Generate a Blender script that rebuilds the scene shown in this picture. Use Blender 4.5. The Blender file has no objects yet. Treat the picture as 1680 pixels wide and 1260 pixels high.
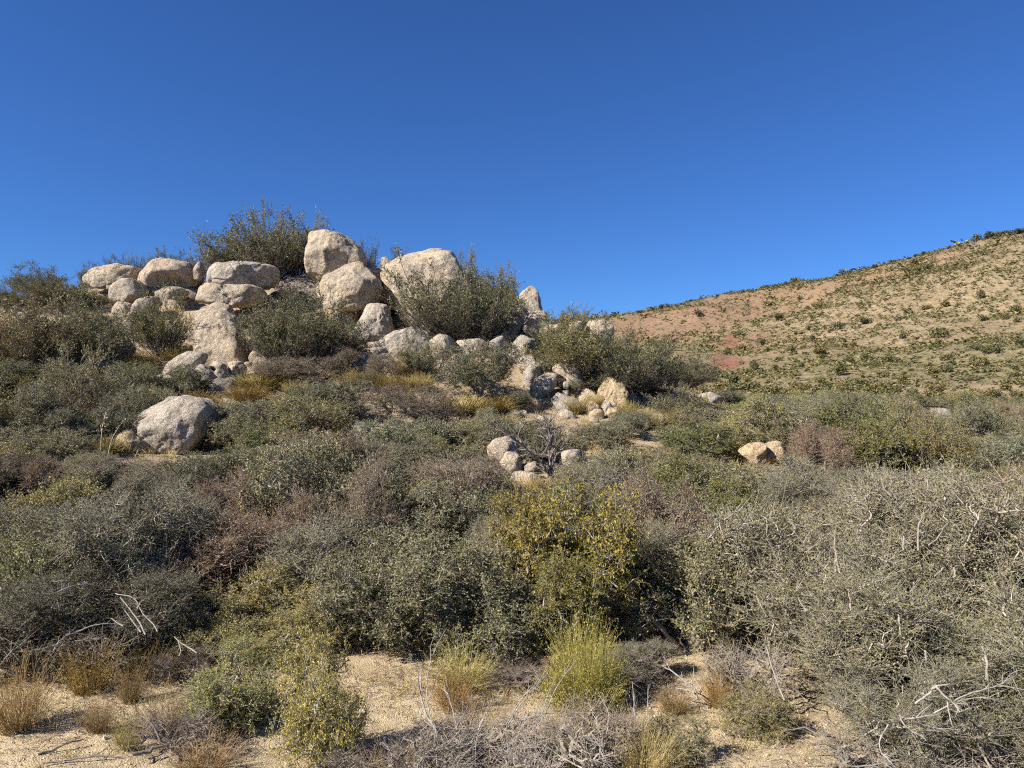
import bpy, math, random
import numpy as np
from mathutils import Vector, noise as mnoise

# ------------------------------------------------------------------ camera, sky, sun, exposure
SC = bpy.context.scene
COL = SC.collection
F_PX = 1213.0            # focal length in pixels of a 1680 x 1260 frame
EYE = 3.1                # camera height above the wash floor
PITCH = math.atan((650 - 630) / F_PX)

cam_d = bpy.data.cameras.new("camera")
cam_d.sensor_width = 36.0
cam_d.lens = 36.0 * F_PX / 1680.0
cam_d.clip_start = 0.1
cam_d.clip_end = 6000.0
cam = bpy.data.objects.new("camera", cam_d)
COL.objects.link(cam)
cam.location = (0, 0, EYE)
cam.rotation_euler = (math.pi / 2 + PITCH, 0, 0)
SC.camera = cam

SUN_EL = math.radians(38.0)
SUN_AZ = math.radians(-118.0)      # from +Y towards +X: the sun stands to the left, a little behind the camera
to_sun = Vector((math.sin(SUN_AZ) * math.cos(SUN_EL), math.cos(SUN_AZ) * math.cos(SUN_EL), math.sin(SUN_EL)))

world = bpy.data.worlds.new("World")
SC.world = world
world.use_nodes = True
wn = world.node_tree
sky = wn.nodes.new("ShaderNodeTexSky")
sky.sky_type = 'NISHITA'
sky.sun_disc = False
sky.sun_elevation = SUN_EL
sky.sun_rotation = SUN_AZ
sky.altitude = 1500.0
sky.air_density = 1.0
sky.dust_density = 0.25
sky.ozone_density = 3.0
bg = wn.nodes["Background"]
bg.inputs["Strength"].default_value = 0.050
tint = wn.nodes.new("ShaderNodeMix"); tint.data_type = 'RGBA'; tint.blend_type = 'MULTIPLY'   # the phone's deep blue
tint.inputs[0].default_value = 1.0
tint.inputs[7].default_value = (0.40, 0.735, 1.25, 1)
wn.links.new(sky.outputs[0], tint.inputs[6])
wn.links.new(tint.outputs[2], bg.inputs["Color"])

sun_d = bpy.data.lights.new("sun", 'SUN')
sun_d.energy = 5.0
sun_d.angle = math.radians(0.53)
sun_d.color = (1.0, 0.95, 0.88)
sun = bpy.data.objects.new("sun", sun_d)
COL.objects.link(sun)
sun.rotation_euler = to_sun.to_track_quat('Z', 'Y').to_euler()
sun.location = (-40, -25, 40)

SC.view_settings.view_transform = 'Standard'
SC.view_settings.look = 'None'
SC.view_settings.gamma = 1.0
SC.view_settings.use_curve_mapping = False
SC.view_settings.exposure = 1.10
SC.render.engine = 'CYCLES'
SC.cycles.max_bounces = 4
SC.cycles.diffuse_bounces = 2
SC.cycles.use_adaptive_sampling = True
SC.cycles.adaptive_threshold = 0.03
SC.cycles.transmission_bounces = 3
SC.cycles.transparent_max_bounces = 4
SC.cycles.use_denoising = False
SC.cycles.filter_width = 1.15

# ------------------------------------------------------------------ helpers
def at(px, py, Y):
    """pixel of the 1680 x 1260 photograph + distance ahead -> world point"""
    dx = (px - 840.0) / F_PX
    up = (630.0 - py) / F_PX
    y = math.cos(PITCH) - up * math.sin(PITCH)
    z = math.sin(PITCH) + up * math.cos(PITCH)
    s = Y / y
    return np.array((dx * s, Y, EYE + z * s))

def to_px(P):
    x, y, z = P[0], P[1], P[2] - EYE
    c, s = math.cos(PITCH), math.sin(PITCH)
    f = y * c + z * s
    u = -y * s + z * c
    return 840 + F_PX * x / f, 630 - F_PX * u / f

def link(o, parent=None):
    COL.objects.link(o)
    if parent is not None:
        o.parent = parent
    return o

def tag(o, label=None, cat=None, group=None, kind=None):
    if label: o["label"] = label
    if cat: o["category"] = cat
    if group: o["group"] = group
    if kind: o["kind"] = kind
    return o

def mesh_np(name, V, faces, rnd=None, smooth=True, col=None):
    """V (n,3); faces: list of int arrays (m,k)"""
    me = bpy.data.meshes.new(name)
    V = np.asarray(V, dtype=np.float32)
    me.vertices.add(len(V))
    me.vertices.foreach_set("co", V.ravel())
    idx = np.concatenate([f.ravel() for f in faces]).astype(np.int32)
    cnt = np.concatenate([np.full(len(f), f.shape[1], dtype=np.int32) for f in faces])
    start = np.concatenate([[0], np.cumsum(cnt)[:-1]]).astype(np.int32)
    me.loops.add(len(idx))
    me.loops.foreach_set("vertex_index", idx)
    me.polygons.add(len(cnt))
    me.polygons.foreach_set("loop_start", start)
    me.polygons.foreach_set("loop_total", cnt)
    me.polygons.foreach_set("use_smooth", np.full(len(cnt), smooth, dtype=bool))
    if rnd is not None:
        a = me.attributes.new("rnd", 'FLOAT', 'POINT')
        a.data.foreach_set("value", np.asarray(rnd, dtype=np.float32))
    if col is not None:
        a = me.attributes.new("tone", 'FLOAT_COLOR', 'POINT')
        c4 = np.ones((len(V), 4), dtype=np.float32); c4[:, :3] = col
        a.data.foreach_set("color", c4.ravel())
    me.update(calc_edges=True)
    return me

def unit(v):
    return v / np.maximum(np.linalg.norm(v, axis=-1, keepdims=True), 1e-9)

def tubes(P0, P1, r0, r1, n=3):
    """many straight tapered tubes -> V, F"""
    P0 = np.asarray(P0, float); P1 = np.asarray(P1, float)
    m = len(P0)
    r0 = np.broadcast_to(np.asarray(r0, float), (m,)); r1 = np.broadcast_to(np.asarray(r1, float), (m,))
    d = unit(P1 - P0)
    ref = np.where(np.abs(d[:, 2:3]) < 0.9, np.array([[0, 0, 1.0]]), np.array([[1.0, 0, 0]]))
    u = unit(np.cross(d, ref)); v = np.cross(d, u)
    a = np.arange(n) * 2 * math.pi / n
    ring = u[:, None, :] * np.cos(a)[None, :, None] + v[:, None, :] * np.sin(a)[None, :, None]
    A = P0[:, None, :] + ring * r0[:, None, None]
    B = P1[:, None, :] + ring * r1[:, None, None]
    V = np.concatenate([A, B], axis=1).reshape(-1, 3)
    k = np.arange(n); k2 = (k + 1) % n
    f = np.stack([k, k2, k2 + n, k + n], axis=1)
    Fc = (np.arange(m)[:, None, None] * 2 * n + f[None]).reshape(-1, 4)
    return V, Fc

def poly_tube(pts, r0, r1, n=6):
    """one smooth tapered tube along a polyline"""
    pts = np.asarray(pts, float)
    m = len(pts)
    t = np.gradient(pts, axis=0); t = unit(t)
    ref = np.array([0.3, 0.9, 0.2])
    u = unit(np.cross(t, ref)); v = np.cross(t, u)
    a = np.arange(n) * 2 * math.pi / n
    rr = np.linspace(r0, r1, m)
    V = pts[:, None, :] + (u[:, None, :] * np.cos(a)[None, :, None] + v[:, None, :] * np.sin(a)[None, :, None]) * rr[:, None, None]
    V = V.reshape(-1, 3)
    F = []
    for i in range(m - 1):
        for k in range(n):
            F.append((i * n + k, i * n + (k + 1) % n, (i + 1) * n + (k + 1) % n, (i + 1) * n + k))
    return V, np.array(F)

def leaves(C, D, N, l, w, rng, fold=0.25):
    """folded two-triangle leaves: base C, long axis D, normal N"""
    m = len(C)
    D = unit(D); S = unit(np.cross(D, N)); N = np.cross(S, D)
    l = np.broadcast_to(l, (m,))[:, None]; w = np.broadcast_to(w, (m,))[:, None]
    a = C; b = C + D * l * 0.5 + S * w * 0.5 + N * w * fold
    c = C + D * l; d = C + D * l * 0.5 - S * w * 0.5 + N * w * fold
    V = np.stack([a, b, c, d], axis=1).reshape(-1, 3)
    i = np.arange(m)[:, None] * 4
    F = np.concatenate([i + np.array([[0, 1, 2]]), i + np.array([[0, 2, 3]])])
    return V, F

def join(parts):
    """[(V,F,rnd)] -> V,[F...],rnd"""
    off = 0; Vs = []; Fs = []; R = []
    for V, Fc, r in parts:
        Vs.append(V); Fs.append(Fc + off); R.append(np.broadcast_to(r, (len(V),))); off += len(V)
    by = {}
    for f in Fs:
        by.setdefault(f.shape[1], []).append(f)
    return np.concatenate(Vs), [np.concatenate(x) for x in by.values()], np.concatenate(R)

# ------------------------------------------------------------------ materials
def new_mat(name):
    m = bpy.data.materials.new(name)
    m.use_nodes = True
    nt = m.node_tree
    nt.nodes.clear()
    out = nt.nodes.new("ShaderNodeOutputMaterial")
    return m, nt, out

def ramp(nt, fac, stops, interp='LINEAR'):
    r = nt.nodes.new("ShaderNodeValToRGB")
    r.color_ramp.interpolation = interp
    el = r.color_ramp.elements
    while len(el) < len(stops): el.new(0.5)
    for e, (p, c) in zip(el, stops):
        e.position = p
        e.color = (*c, 1) if len(c) == 3 else c
    if fac is not None: nt.links.new(fac, r.inputs[0])
    return r.outputs[0]

def mix(nt, fac, a, b, mode='MIX'):
    n = nt.nodes.new("ShaderNodeMix"); n.data_type = 'RGBA'; n.blend_type = mode
    for s, v in ((0, fac), (6, a), (7, b)):
        if isinstance(v, (int, float)): n.inputs[s].default_value = v
        elif isinstance(v, tuple): n.inputs[s].default_value = (*v, 1)
        else: nt.links.new(v, n.inputs[s])
    return n.outputs[2]

def tex(nt, kind, scale, coord=None, detail=4, rough=0.55, **kw):
    n = nt.nodes.new(kind)
    n.inputs["Scale"].default_value = scale
    if "Detail" in n.inputs: n.inputs["Detail"].default_value = detail
    if "Roughness" in n.inputs: n.inputs["Roughness"].default_value = rough
    for k, v in kw.items(): setattr(n, k, v)
    if coord is not None: nt.links.new(coord, n.inputs["Vector"])
    return n

def mathn(nt, op, a, b=0.0, clamp=False):
    n = nt.nodes.new("ShaderNodeMath"); n.operation = op; n.use_clamp = clamp
    for i, v in enumerate((a, b)):
        if isinstance(v, (int, float)): n.inputs[i].default_value = v
        else: nt.links.new(v, n.inputs[i])
    return n.outputs[0]

def leaf_mat(name, stops, trans=0.2, rough=0.55, spec=0.35):
    m, nt, out = new_mat(name)
    a = nt.nodes.new("ShaderNodeAttribute"); a.attribute_name = "rnd"
    c = ramp(nt, a.outputs["Fac"], stops)
    oi = nt.nodes.new("ShaderNodeObjectInfo")
    c = mix(nt, 1.0, c, oi.outputs["Color"], 'MULTIPLY')
    p = nt.nodes.new("ShaderNodeBsdfPrincipled")
    p.inputs["Roughness"].default_value = rough
    p.inputs["Specular IOR Level"].default_value = spec
    nt.links.new(c, p.inputs["Base Color"])
    if trans > 0:
        t = nt.nodes.new("ShaderNodeBsdfTranslucent")
        nt.links.new(c, t.inputs["Color"])
        x = nt.nodes.new("ShaderNodeMixShader"); x.inputs[0].default_value = trans
        nt.links.new(p.outputs[0], x.inputs[1]); nt.links.new(t.outputs[0], x.inputs[2])
        nt.links.new(x.outputs[0], out.inputs[0])
    else:
        nt.links.new(p.outputs[0], out.inputs[0])
    return m

def bark_mat(name, c1, c2, tint=False):
    m, nt, out = new_mat(name)
    g = nt.nodes.new("ShaderNodeNewGeometry")
    n = tex(nt, "ShaderNodeTexNoise", 23.0, g.outputs["Position"], 3)
    c = ramp(nt, n.outputs[0], [(0.3, c1), (0.7, c2)])
    if tint:
        oi = nt.nodes.new("ShaderNodeObjectInfo")
        c = mix(nt, 1.0, c, oi.outputs["Color"], 'MULTIPLY')
    p = nt.nodes.new("ShaderNodeBsdfPrincipled"); p.inputs["Roughness"].default_value = 0.8
    p.inputs["Specular IOR Level"].default_value = 0.2
    nt.links.new(c, p.inputs["Base Color"]); nt.links.new(p.outputs[0], out.inputs[0])
    return m

M = {}
# granite: crystals, lichen, desert varnish
def make_granite():
    m, nt, out = new_mat("granite")
    tc = nt.nodes.new("ShaderNodeTexCoord"); co = tc.outputs["Object"]
    oi = nt.nodes.new("ShaderNodeObjectInfo")
    ofs = nt.nodes.new("ShaderNodeVectorMath"); ofs.operation = 'MULTIPLY_ADD'
    cmb = nt.nodes.new("ShaderNodeCombineXYZ")
    for i in range(3): nt.links.new(oi.outputs["Random"], cmb.inputs[i])
    nt.links.new(cmb.outputs[0], ofs.inputs[0]); ofs.inputs[1].default_value = (31, 17, 43); nt.links.new(co, ofs.inputs[2])
    v = ofs.outputs[0]
    big = tex(nt, "ShaderNodeTexNoise", 1.3, v, 5, 0.6)
    mid = tex(nt, "ShaderNodeTexNoise", 6.0, v, 5, 0.65)
    fine = tex(nt, "ShaderNodeTexNoise", 38.0, v, 3, 0.7)
    spk = tex(nt, "ShaderNodeTexVoronoi", 26.0, v)
    base = ramp(nt, big.outputs[0], [(0.28, (0.37, 0.305, 0.23)), (0.5, (0.42, 0.365, 0.295)), (0.72, (0.30, 0.277, 0.25))])
    lich = ramp(nt, mid.outputs[0], [(0.48, (0, 0, 0)), (0.62, (1, 1, 1))])
    c = mix(nt, mathn(nt, 'MULTIPLY', lich, 0.6), base, (0.225, 0.205, 0.17))
    dark = ramp(nt, fine.outputs[0], [(0.36, (0.42, 0.40, 0.38)), (0.5, (1, 1, 1)), (0.66, (1.28, 1.25, 1.18))])
    c = mix(nt, 1.0, c, dark, 'MULTIPLY')
    sp = ramp(nt, spk.outputs["Color"], [(0.0, (0.68, 0.66, 0.63)), (0.35, (1.0, 1.0, 1.0)), (1.0, (1.16, 1.13, 1.08))])
    c = mix(nt, 0.8, c, sp, 'MULTIPLY')
    c = mix(nt, 1.0, c, oi.outputs["Color"], 'MULTIPLY')
    # streaks of varnish running down
    mp = nt.nodes.new("ShaderNodeMapping"); mp.inputs["Scale"].default_value = (3.2, 3.2, 0.45); nt.links.new(v, mp.inputs[0])
    st = tex(nt, "ShaderNodeTexNoise", 1.6, mp.outputs[0], 4, 0.6)
    sm = ramp(nt, st.outputs[0], [(0.52, (0, 0, 0)), (0.68, (1, 1, 1))])
    c = mix(nt, mathn(nt, 'MULTIPLY', sm, 0.68), c, (0.16, 0.13, 0.10))
    p = nt.nodes.new("ShaderNodeBsdfPrincipled"); p.inputs["Roughness"].default_value = 0.9
    p.inputs["Specular IOR Level"].default_value = 0.15
    nt.links.new(c, p.inputs["Base Color"])
    h = mathn(nt, 'ADD', mathn(nt, 'MULTIPLY', mid.outputs[0], 1.0), mathn(nt, 'MULTIPLY', fine.outputs[0], 0.45))
    b = nt.nodes.new("ShaderNodeBump"); b.inputs["Strength"].default_value = 0.95; b.inputs["Distance"].default_value = 0.10
    nt.links.new(h, b.inputs["Height"]); nt.links.new(b.outputs[0], p.inputs["Normal"])
    nt.links.new(p.outputs[0], out.inputs[0])
    return m
M['granite'] = make_granite()

def make_ground():
    m, nt, out = new_mat("decomposed_granite_soil")
    g = nt.nodes.new("ShaderNodeNewGeometry"); co = g.outputs["Position"]
    big = tex(nt, "ShaderNodeTexNoise", 0.55, co, 5, 0.6)
    mid = tex(nt, "ShaderNodeTexNoise", 3.5, co, 5, 0.65)
    fine = tex(nt, "ShaderNodeTexNoise", 70.0, co, 3, 0.7)
    peb = tex(nt, "ShaderNodeTexVoronoi", 62.0, co)
    base = ramp(nt, big.outputs[0], [(0.3, (0.37, 0.285, 0.175)), (0.5, (0.47, 0.375, 0.235)), (0.7, (0.43, 0.355, 0.24))])
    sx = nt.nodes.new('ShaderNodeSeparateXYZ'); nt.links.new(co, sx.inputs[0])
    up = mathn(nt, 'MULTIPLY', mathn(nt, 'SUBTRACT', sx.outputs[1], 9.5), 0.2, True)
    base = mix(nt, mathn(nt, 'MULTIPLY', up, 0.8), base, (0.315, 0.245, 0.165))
    litter = ramp(nt, mid.outputs[0], [(0.47, (0, 0, 0)), (0.63, (1, 1, 1))])
    c = mix(nt, mathn(nt, 'MULTIPLY', litter, 0.55), base, (0.235, 0.17, 0.105))
    pc = ramp(nt, peb.outputs["Color"], [(0.0, (0.62, 0.6, 0.58)), (0.5, (1, 1, 1)), (1.0, (1.35, 1.32, 1.28))])
    c = mix(nt, 0.85, c, pc, 'MULTIPLY')
    fc = ramp(nt, fine.outputs[0], [(0.3, (0.6, 0.58, 0.55)), (0.55, (1.05, 1.05, 1.05))])
    c = mix(nt, 0.8, c, fc, 'MULTIPLY')
    p = nt.nodes.new("ShaderNodeBsdfPrincipled"); p.inputs["Roughness"].default_value = 0.95
    p.inputs["Specular IOR Level"].default_value = 0.1
    nt.links.new(c, p.inputs["Base Color"])
    h = mathn(nt, 'ADD', mathn(nt, 'MULTIPLY', peb.outputs["Distance"], -0.9), fine.outputs[0])
    b = nt.nodes.new("ShaderNodeBump"); b.inputs["Strength"].default_value = 0.9; b.inputs["Distance"].default_value = 0.018
    nt.links.new(h, b.inputs["Height"]); nt.links.new(b.outputs[0], p.inputs["Normal"])
    nt.links.new(p.outputs[0], out.inputs[0])
    return m
M['ground'] = make_ground()

def make_hill():
    m, nt, out = new_mat("hillside_soil")
    g = nt.nodes.new("ShaderNodeNewGeometry"); co = g.outputs["Position"]
    a = nt.nodes.new("ShaderNodeAttribute"); a.attribute_name = "tone"
    n1 = tex(nt, "ShaderNodeTexNoise", 0.06, co, 6, 0.65)
    n2 = tex(nt, "ShaderNodeTexNoise", 0.55, co, 5, 0.7)
    n3 = tex(nt, "ShaderNodeTexNoise", 0.16, co, 5, 0.6)
    c = mix(nt, 1.0, a.outputs["Color"], ramp(nt, n1.outputs[0], [(0.3, (0.82, 0.80, 0.78)), (0.7, (1.1, 1.1, 1.1))]), 'MULTIPLY')
    c = mix(nt, 1.0, c, ramp(nt, n2.outputs[0], [(0.34, (0.55, 0.55, 0.52)), (0.5, (1, 1, 1)), (0.66, (1.25, 1.22, 1.18))]), 'MULTIPLY')
    gm = ramp(nt, n3.outputs[0], [(0.46, (0, 0, 0)), (0.62, (1, 1, 1))])
    c = mix(nt, mathn(nt, 'MULTIPLY', gm, 0.30), c, (0.17, 0.155, 0.085))
    n4 = tex(nt, 'ShaderNodeTexNoise', 1.3, co, 4, 0.7)     # tufts too small to tell apart from here
    sp = ramp(nt, n4.outputs[0], [(0.50, (0, 0, 0)), (0.58, (1, 1, 1))])
    c = mix(nt, mathn(nt, 'MULTIPLY', sp, 0.62), c, (0.105, 0.09, 0.05))
    p = nt.nodes.new("ShaderNodeBsdfPrincipled"); p.inputs["Roughness"].default_value = 0.95
    p.inputs["Specular IOR Level"].default_value = 0.1
    nt.links.new(c, p.inputs["Base Color"])
    b = nt.nodes.new("ShaderNodeBump"); b.inputs["Strength"].default_value = 0.8; b.inputs["Distance"].default_value = 0.7
    nt.links.new(n2.outputs[0], b.inputs["Height"]); nt.links.new(b.outputs[0], p.inputs["Normal"])
    nt.links.new(p.outputs[0], out.inputs[0])
    return m
M['hill'] = make_hill()

M['oak_leaf'] = leaf_mat("oak_leaf", [(0.0, (0.088, 0.087, 0.034)), (0.45, (0.169, 0.158, 0.072)), (0.8, (0.279, 0.245, 0.122)), (1.0, (0.485, 0.380, 0.176))])
M['yoak_leaf'] = leaf_mat("yellow_oak_leaf", [(0.0, (0.082, 0.087, 0.020)), (0.4, (0.163, 0.158, 0.029)), (0.8, (0.278, 0.249, 0.045)), (1.0, (0.376, 0.323, 0.081))], 0.25)
M['vase_leaf'] = leaf_mat("mahogany_leaf", [(0.0, (0.090, 0.091, 0.038)), (0.5, (0.191, 0.181, 0.080)), (0.85, (0.309, 0.280, 0.129)), (1.0, (0.508, 0.435, 0.215))])
M['twig_leaf'] = leaf_mat("dusty_leaf", [(0.0, (0.085, 0.079, 0.037)), (0.5, (0.170, 0.158, 0.078)), (0.8, (0.249, 0.223, 0.120)), (1.0, (0.359, 0.315, 0.174))])
M['brown_leaf'] = leaf_mat("dry_leaf", [(0.0, (0.125, 0.084, 0.050)), (0.5, (0.225, 0.156, 0.093)), (0.8, (0.341, 0.258, 0.144)), (1.0, (0.499, 0.409, 0.220))])
M['olive_leaf'] = leaf_mat("olive_leaf", [(0.0, (0.113, 0.110, 0.029)), (0.5, (0.238, 0.214, 0.065)), (0.85, (0.370, 0.313, 0.110)), (1.0, (0.529, 0.440, 0.181))])
M['rabbit_leaf'] = leaf_mat("rabbitbrush_stem", [(0.0, (0.178, 0.160, 0.036)), (0.5, (0.314, 0.275, 0.060)), (1.0, (0.449, 0.374, 0.108))])
M['buck_leaf'] = leaf_mat("buckwheat_stem", [(0.0, (0.176, 0.108, 0.045)), (0.5, (0.319, 0.210, 0.084)), (1.0, (0.463, 0.357, 0.161))])
M['grass'] = leaf_mat("dry_grass", [(0.0, (0.234, 0.175, 0.056)), (0.5, (0.360, 0.276, 0.088)), (1.0, (0.495, 0.405, 0.160))], 0.15)
M['hill_leaf'] = leaf_mat("hill_shrub_leaf", [(0.0, (0.057, 0.058, 0.022)), (0.5, (0.121, 0.111, 0.044)), (1.0, (0.242, 0.195, 0.088))], 0.1)
M['dead_twig'] = leaf_mat('dead_twig', [(0.0, (0.24, 0.205, 0.165)), (1.0, (0.36, 0.315, 0.26))], 0.0, 0.8, 0.2)
M['bark_grey'] = bark_mat("grey_bark", (0.19, 0.165, 0.13), (0.40, 0.35, 0.28), True)
M['bark_dark'] = bark_mat("dark_bark", (0.07, 0.055, 0.045), (0.17, 0.14, 0.115), True)
M['bark_purple'] = bark_mat("purple_bark", (0.14, 0.108, 0.08), (0.30, 0.248, 0.19), True)
M['bleached'] = bark_mat("bleached_wood", (0.19, 0.165, 0.14), (0.39, 0.355, 0.305), True)
M['stalk'] = bark_mat("dry_stalk", (0.30, 0.24, 0.14), (0.46, 0.39, 0.26))
M['pebble'] = leaf_mat("pebbles", [(0.0, (0.26, 0.20, 0.13)), (0.5, (0.48, 0.38, 0.25)), (1.0, (0.68, 0.60, 0.47))], 0.0, 0.9, 0.1)
M['litter'] = leaf_mat("twig_litter", [(0.0, (0.06, 0.045, 0.035)), (0.6, (0.15, 0.115, 0.085)), (1.0, (0.34, 0.30, 0.26))], 0.0, 0.9, 0.1)

# ------------------------------------------------------------------ terrain height
def tps(P, Z, lam):
    P = np.asarray(P, float); Z = np.asarray(Z, float); n = len(P)
    def U(a, b):
        r2 = ((a[:, None, :] - b[None, :, :]) ** 2).sum(-1)
        return 0.5 * r2 * np.log(r2 + 1e-9)
    A = np.zeros((n + 3, n + 3))
    A[:n, :n] = U(P, P) + lam * np.eye(n)
    A[:n, n] = 1; A[:n, n + 1:] = P; A[n, :n] = 1; A[n + 1:, :n] = P.T
    w = np.linalg.solve(A, np.concatenate([Z, np.zeros(3)]))
    def ev(Q):
        out = np.empty(len(Q))
        for i in range(0, len(Q), 20000):
            q = Q[i:i + 20000]
            out[i:i + 20000] = U(q, P) @ w[:n] + w[n] + q @ w[n + 1:]
        return out
    return ev

near_px = [  # (px, py, Y) of bare ground or the foot of things
    (330, 925, 12.2), (720, 712, 19.0), (600, 602, 24.0), (40, 640, 21.0), (285, 735, 17.8), (170, 745, 16.0),
    (900, 672, 22.0), (1000, 692, 21.0), (830, 785, 16.0), (1255, 755, 18.5), (1180, 662, 30.0), (1090, 645, 26.0),
    (600, 562, 27.0), (420, 470, 32.5), (180, 474, 32), (60, 500, 30.0), (-200, 530, 30.0), (360, 600, 26.0), (250, 474, 32), (320, 470, 32), (500, 455, 32.5), (540, 470, 33.0), (700, 480, 33.0),
    (850, 545, 28.5), (930, 548, 29.5), (1000, 575, 31.0), (1100, 625, 33.0), (1300, 690, 35.0), (1600, 700, 35.0), (1850, 710, 35.0),
    (1450, 800, 16.0), (1680, 790, 16.0), (760, 640, 22.3), (400, 610, 24.0), (200, 600, 24.0), (560, 830, 13.5), (900, 830, 13.5), (1200, 850, 13.5),
    (120, 545, 27.5), (420, 595, 25.5), (780, 580, 25.5), (650, 540, 29.5), (1400, 672, 55.0), (1100, 640, 50.0)]
nP = [at(*q) for q in near_px]
nP += [np.array(p) for p in ((-6, 5, 0), (0, 5, 0), (6, 5, 0), (-6, 8.4, .02), (0, 8.4, 0), (6, 8.4, 0), (-3, 6.5, 0), (3, 6.5, 0), (10, 8, 0), (-10, 8, .2), (-3, 10.2, .12), (3, 10.2, .12),
                             (-15, 12, 1.2), (-22, 20, 3.6), (18, 18, .5), (26, 24, .8), (-12, 45, 7), (5, 48, 4.5), (-30, 45, 7), (-10, 60, 5), (30, 50, 1.2), (45, 55, 1.0))]
nP = np.array(nP)
near_h = tps(nP[:, :2], nP[:, 2], 0.4)

far_px = [(1000, 522, 430), (1100, 508, 420), (1200, 495, 405), (1300, 473, 395), (1400, 452, 385), (1500, 430, 375), (1600, 402, 365), (1680, 388, 360),
          (1800, 365, 350), (2000, 340, 340), (900, 535, 440), (800, 550, 450), (600, 570, 470), (300, 600, 480), (0, 630, 500),
          (1080, 560, 330), (1200, 560, 290), (1350, 545, 270), (1500, 520, 262), (1680, 480, 258), (1190, 610, 200), (1350, 600, 185), (1500, 590, 180), (1680, 570, 178),
          (1150, 640, 120), (1300, 640, 120), (1450, 630, 125), (1600, 625, 120), (1750, 620, 120), (1200, 660, 80), (1400, 665, 75), (1550, 662, 72), (1680, 665, 70),
          (900, 640, 150), (700, 640, 200), (300, 650, 200), (1900, 560, 170), (1900, 680, 60)]
fP = [at(*q) for q in far_px]
fP += [np.array(p) for p in ((60, 520, 40), (160, 510, 62), (260, 470, 70), (0, 600, 30), (200, 700, 30), (-100, 700, 20), (400, 420, 80), (450, 200, 40), (400, 600, 50))]
fP = np.array(fP)
far_h = tps(fP[:, :2] / 100.0, fP[:, 2], 0.0005)

def fbm(Q, scale, octs=4, seed=0.0):
    out = np.zeros(len(Q))
    for o in range(octs):
        s = scale * 2 ** o; a = 0.5 ** o
        ph = seed + o * 1.7
        x, y = Q[:, 0] * s, Q[:, 1] * s
        out += a * (np.sin(x * 1.0 + ph + 1.3 * np.sin(y * 0.7 + ph * 2.1)) * np.cos(y * 1.1 - ph + 1.1 * np.sin(x * 0.8 + ph)))
    return out

def height(Q):
    Q = np.atleast_2d(np.asarray(Q, float))[:, :2]
    y = Q[:, 1]
    cl = np.stack([np.clip(Q[:, 0], -45, 60), np.clip(y, 5, 62)], axis=1)
    hn = near_h(cl)
    hn = np.where(y < 5, hn * np.clip((y + 25) / 30, 0, 1) + (1 - np.clip((y + 25) / 30, 0, 1)) * 0.6, hn)
    cf = np.stack([np.clip(Q[:, 0], -350, 480) / 100, np.clip(y, 55, 720) / 100], axis=1)
    hf = far_h(cf)
    t = np.clip((y - 42) / 30, 0, 1); t = t * t * (3 - 2 * t)
    h = hn * (1 - t) + hf * t
    h += fbm(Q, 1.1, 4, 0.4) * 0.035 * np.clip(1 - t, 0, 1)
    h += fbm(Q, 7.0, 2, 2.4) * 0.008 * np.clip(1 - t, 0, 1)
    h += (fbm(Q, 0.045, 4, 3.0) * 1.5 - np.abs(fbm(Q, 0.022, 3, 7.0)) * -2.2) * np.clip((y - 80) / 80, 0, 1)
    fade = np.clip((y - 620) / 500, 0, 1)
    return h * (1 - fade) + 5.0 * fade

def hz(x, y):
    return float(height([[x, y]])[0])

def grid_mesh(name, ys, us, wfun):
    w = np.array([wfun(y) for y in ys])
    X = us[None, :] * w[:, None]
    Yg = np.broadcast_to(ys[:, None], X.shape)
    Q = np.stack([X.ravel(), Yg.ravel()], axis=1)
    Z = height(Q)
    V = np.column_stack([Q, Z])
    r, c = X.shape
    i = (np.arange(r - 1)[:, None] * c + np.arange(c - 1)[None, :]).ravel()
    Fc = np.stack([i, i + 1, i + c + 1, i + c], axis=1)
    return V, Fc

def wfun(y):
    return 1.15 * y + 5 if y > 4 else 9.6 + (4 - y) * 1.0
ys = np.concatenate([np.linspace(-60, 3.5, 14), np.geomspace(4, 72, 330)])
V, Fc = grid_mesh("ground", ys, np.linspace(-1, 1, 340), wfun)
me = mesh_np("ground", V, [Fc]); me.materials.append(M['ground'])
ground = tag(link(bpy.data.objects.new("ground", me)), "sandy tan ground rising from the gravel wash to the boulder mound", "ground", kind="structure")

ys = np.concatenate([np.geomspace(70, 480, 200), np.geomspace(490, 3000, 14)])
V, Fc = grid_mesh("hill", ys, np.linspace(-1, 1, 320), wfun)
tone = np.empty((len(V), 3)); tone[:] = (0.235, 0.172, 0.103)
def tone_blob(px, py, Y, rx, ry, col, amt):
    c = at(px, py, Y)
    d = ((V[:, 0] - c[0]) / rx) ** 2 + ((V[:, 1] - c[1]) / ry) ** 2
    d = d * (1 + 0.5 * fbm(V, 0.08, 3, 1.0))
    k = (np.clip(1.5 - d, 0, 1) * amt)[:, None]
    tone[:] = tone * (1 - k) + np.array(col) * k
def hit(px, py):
    Ys = np.geomspace(60, 520, 700)
    P = np.array([at(px, py, y) for y in Ys]); below = np.nonzero(P[:, 2] < height(P))[0]
    return None if len(below) == 0 else P[below[0]]
RED = (0.235, 0.125, 0.085); PINK = (0.30, 0.19, 0.115); OLIVE = (0.20, 0.165, 0.09); PALE = (0.32, 0.24, 0.145)
tone_blob(1130, 530, 380, 60, 55, RED, 0.42)
tone_blob(1230, 515, 360, 45, 50, RED, 0.32)
for py in range(546, 616, 7):
    P = hit(1204 - (py - 546) * .22, py)
    if P is not None: tone_blob(1204 - (py - 546) * .22, py, P[1], 2.0 + (py - 546) * .02, 13, (0.205, 0.088, 0.06), 0.95)
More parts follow.
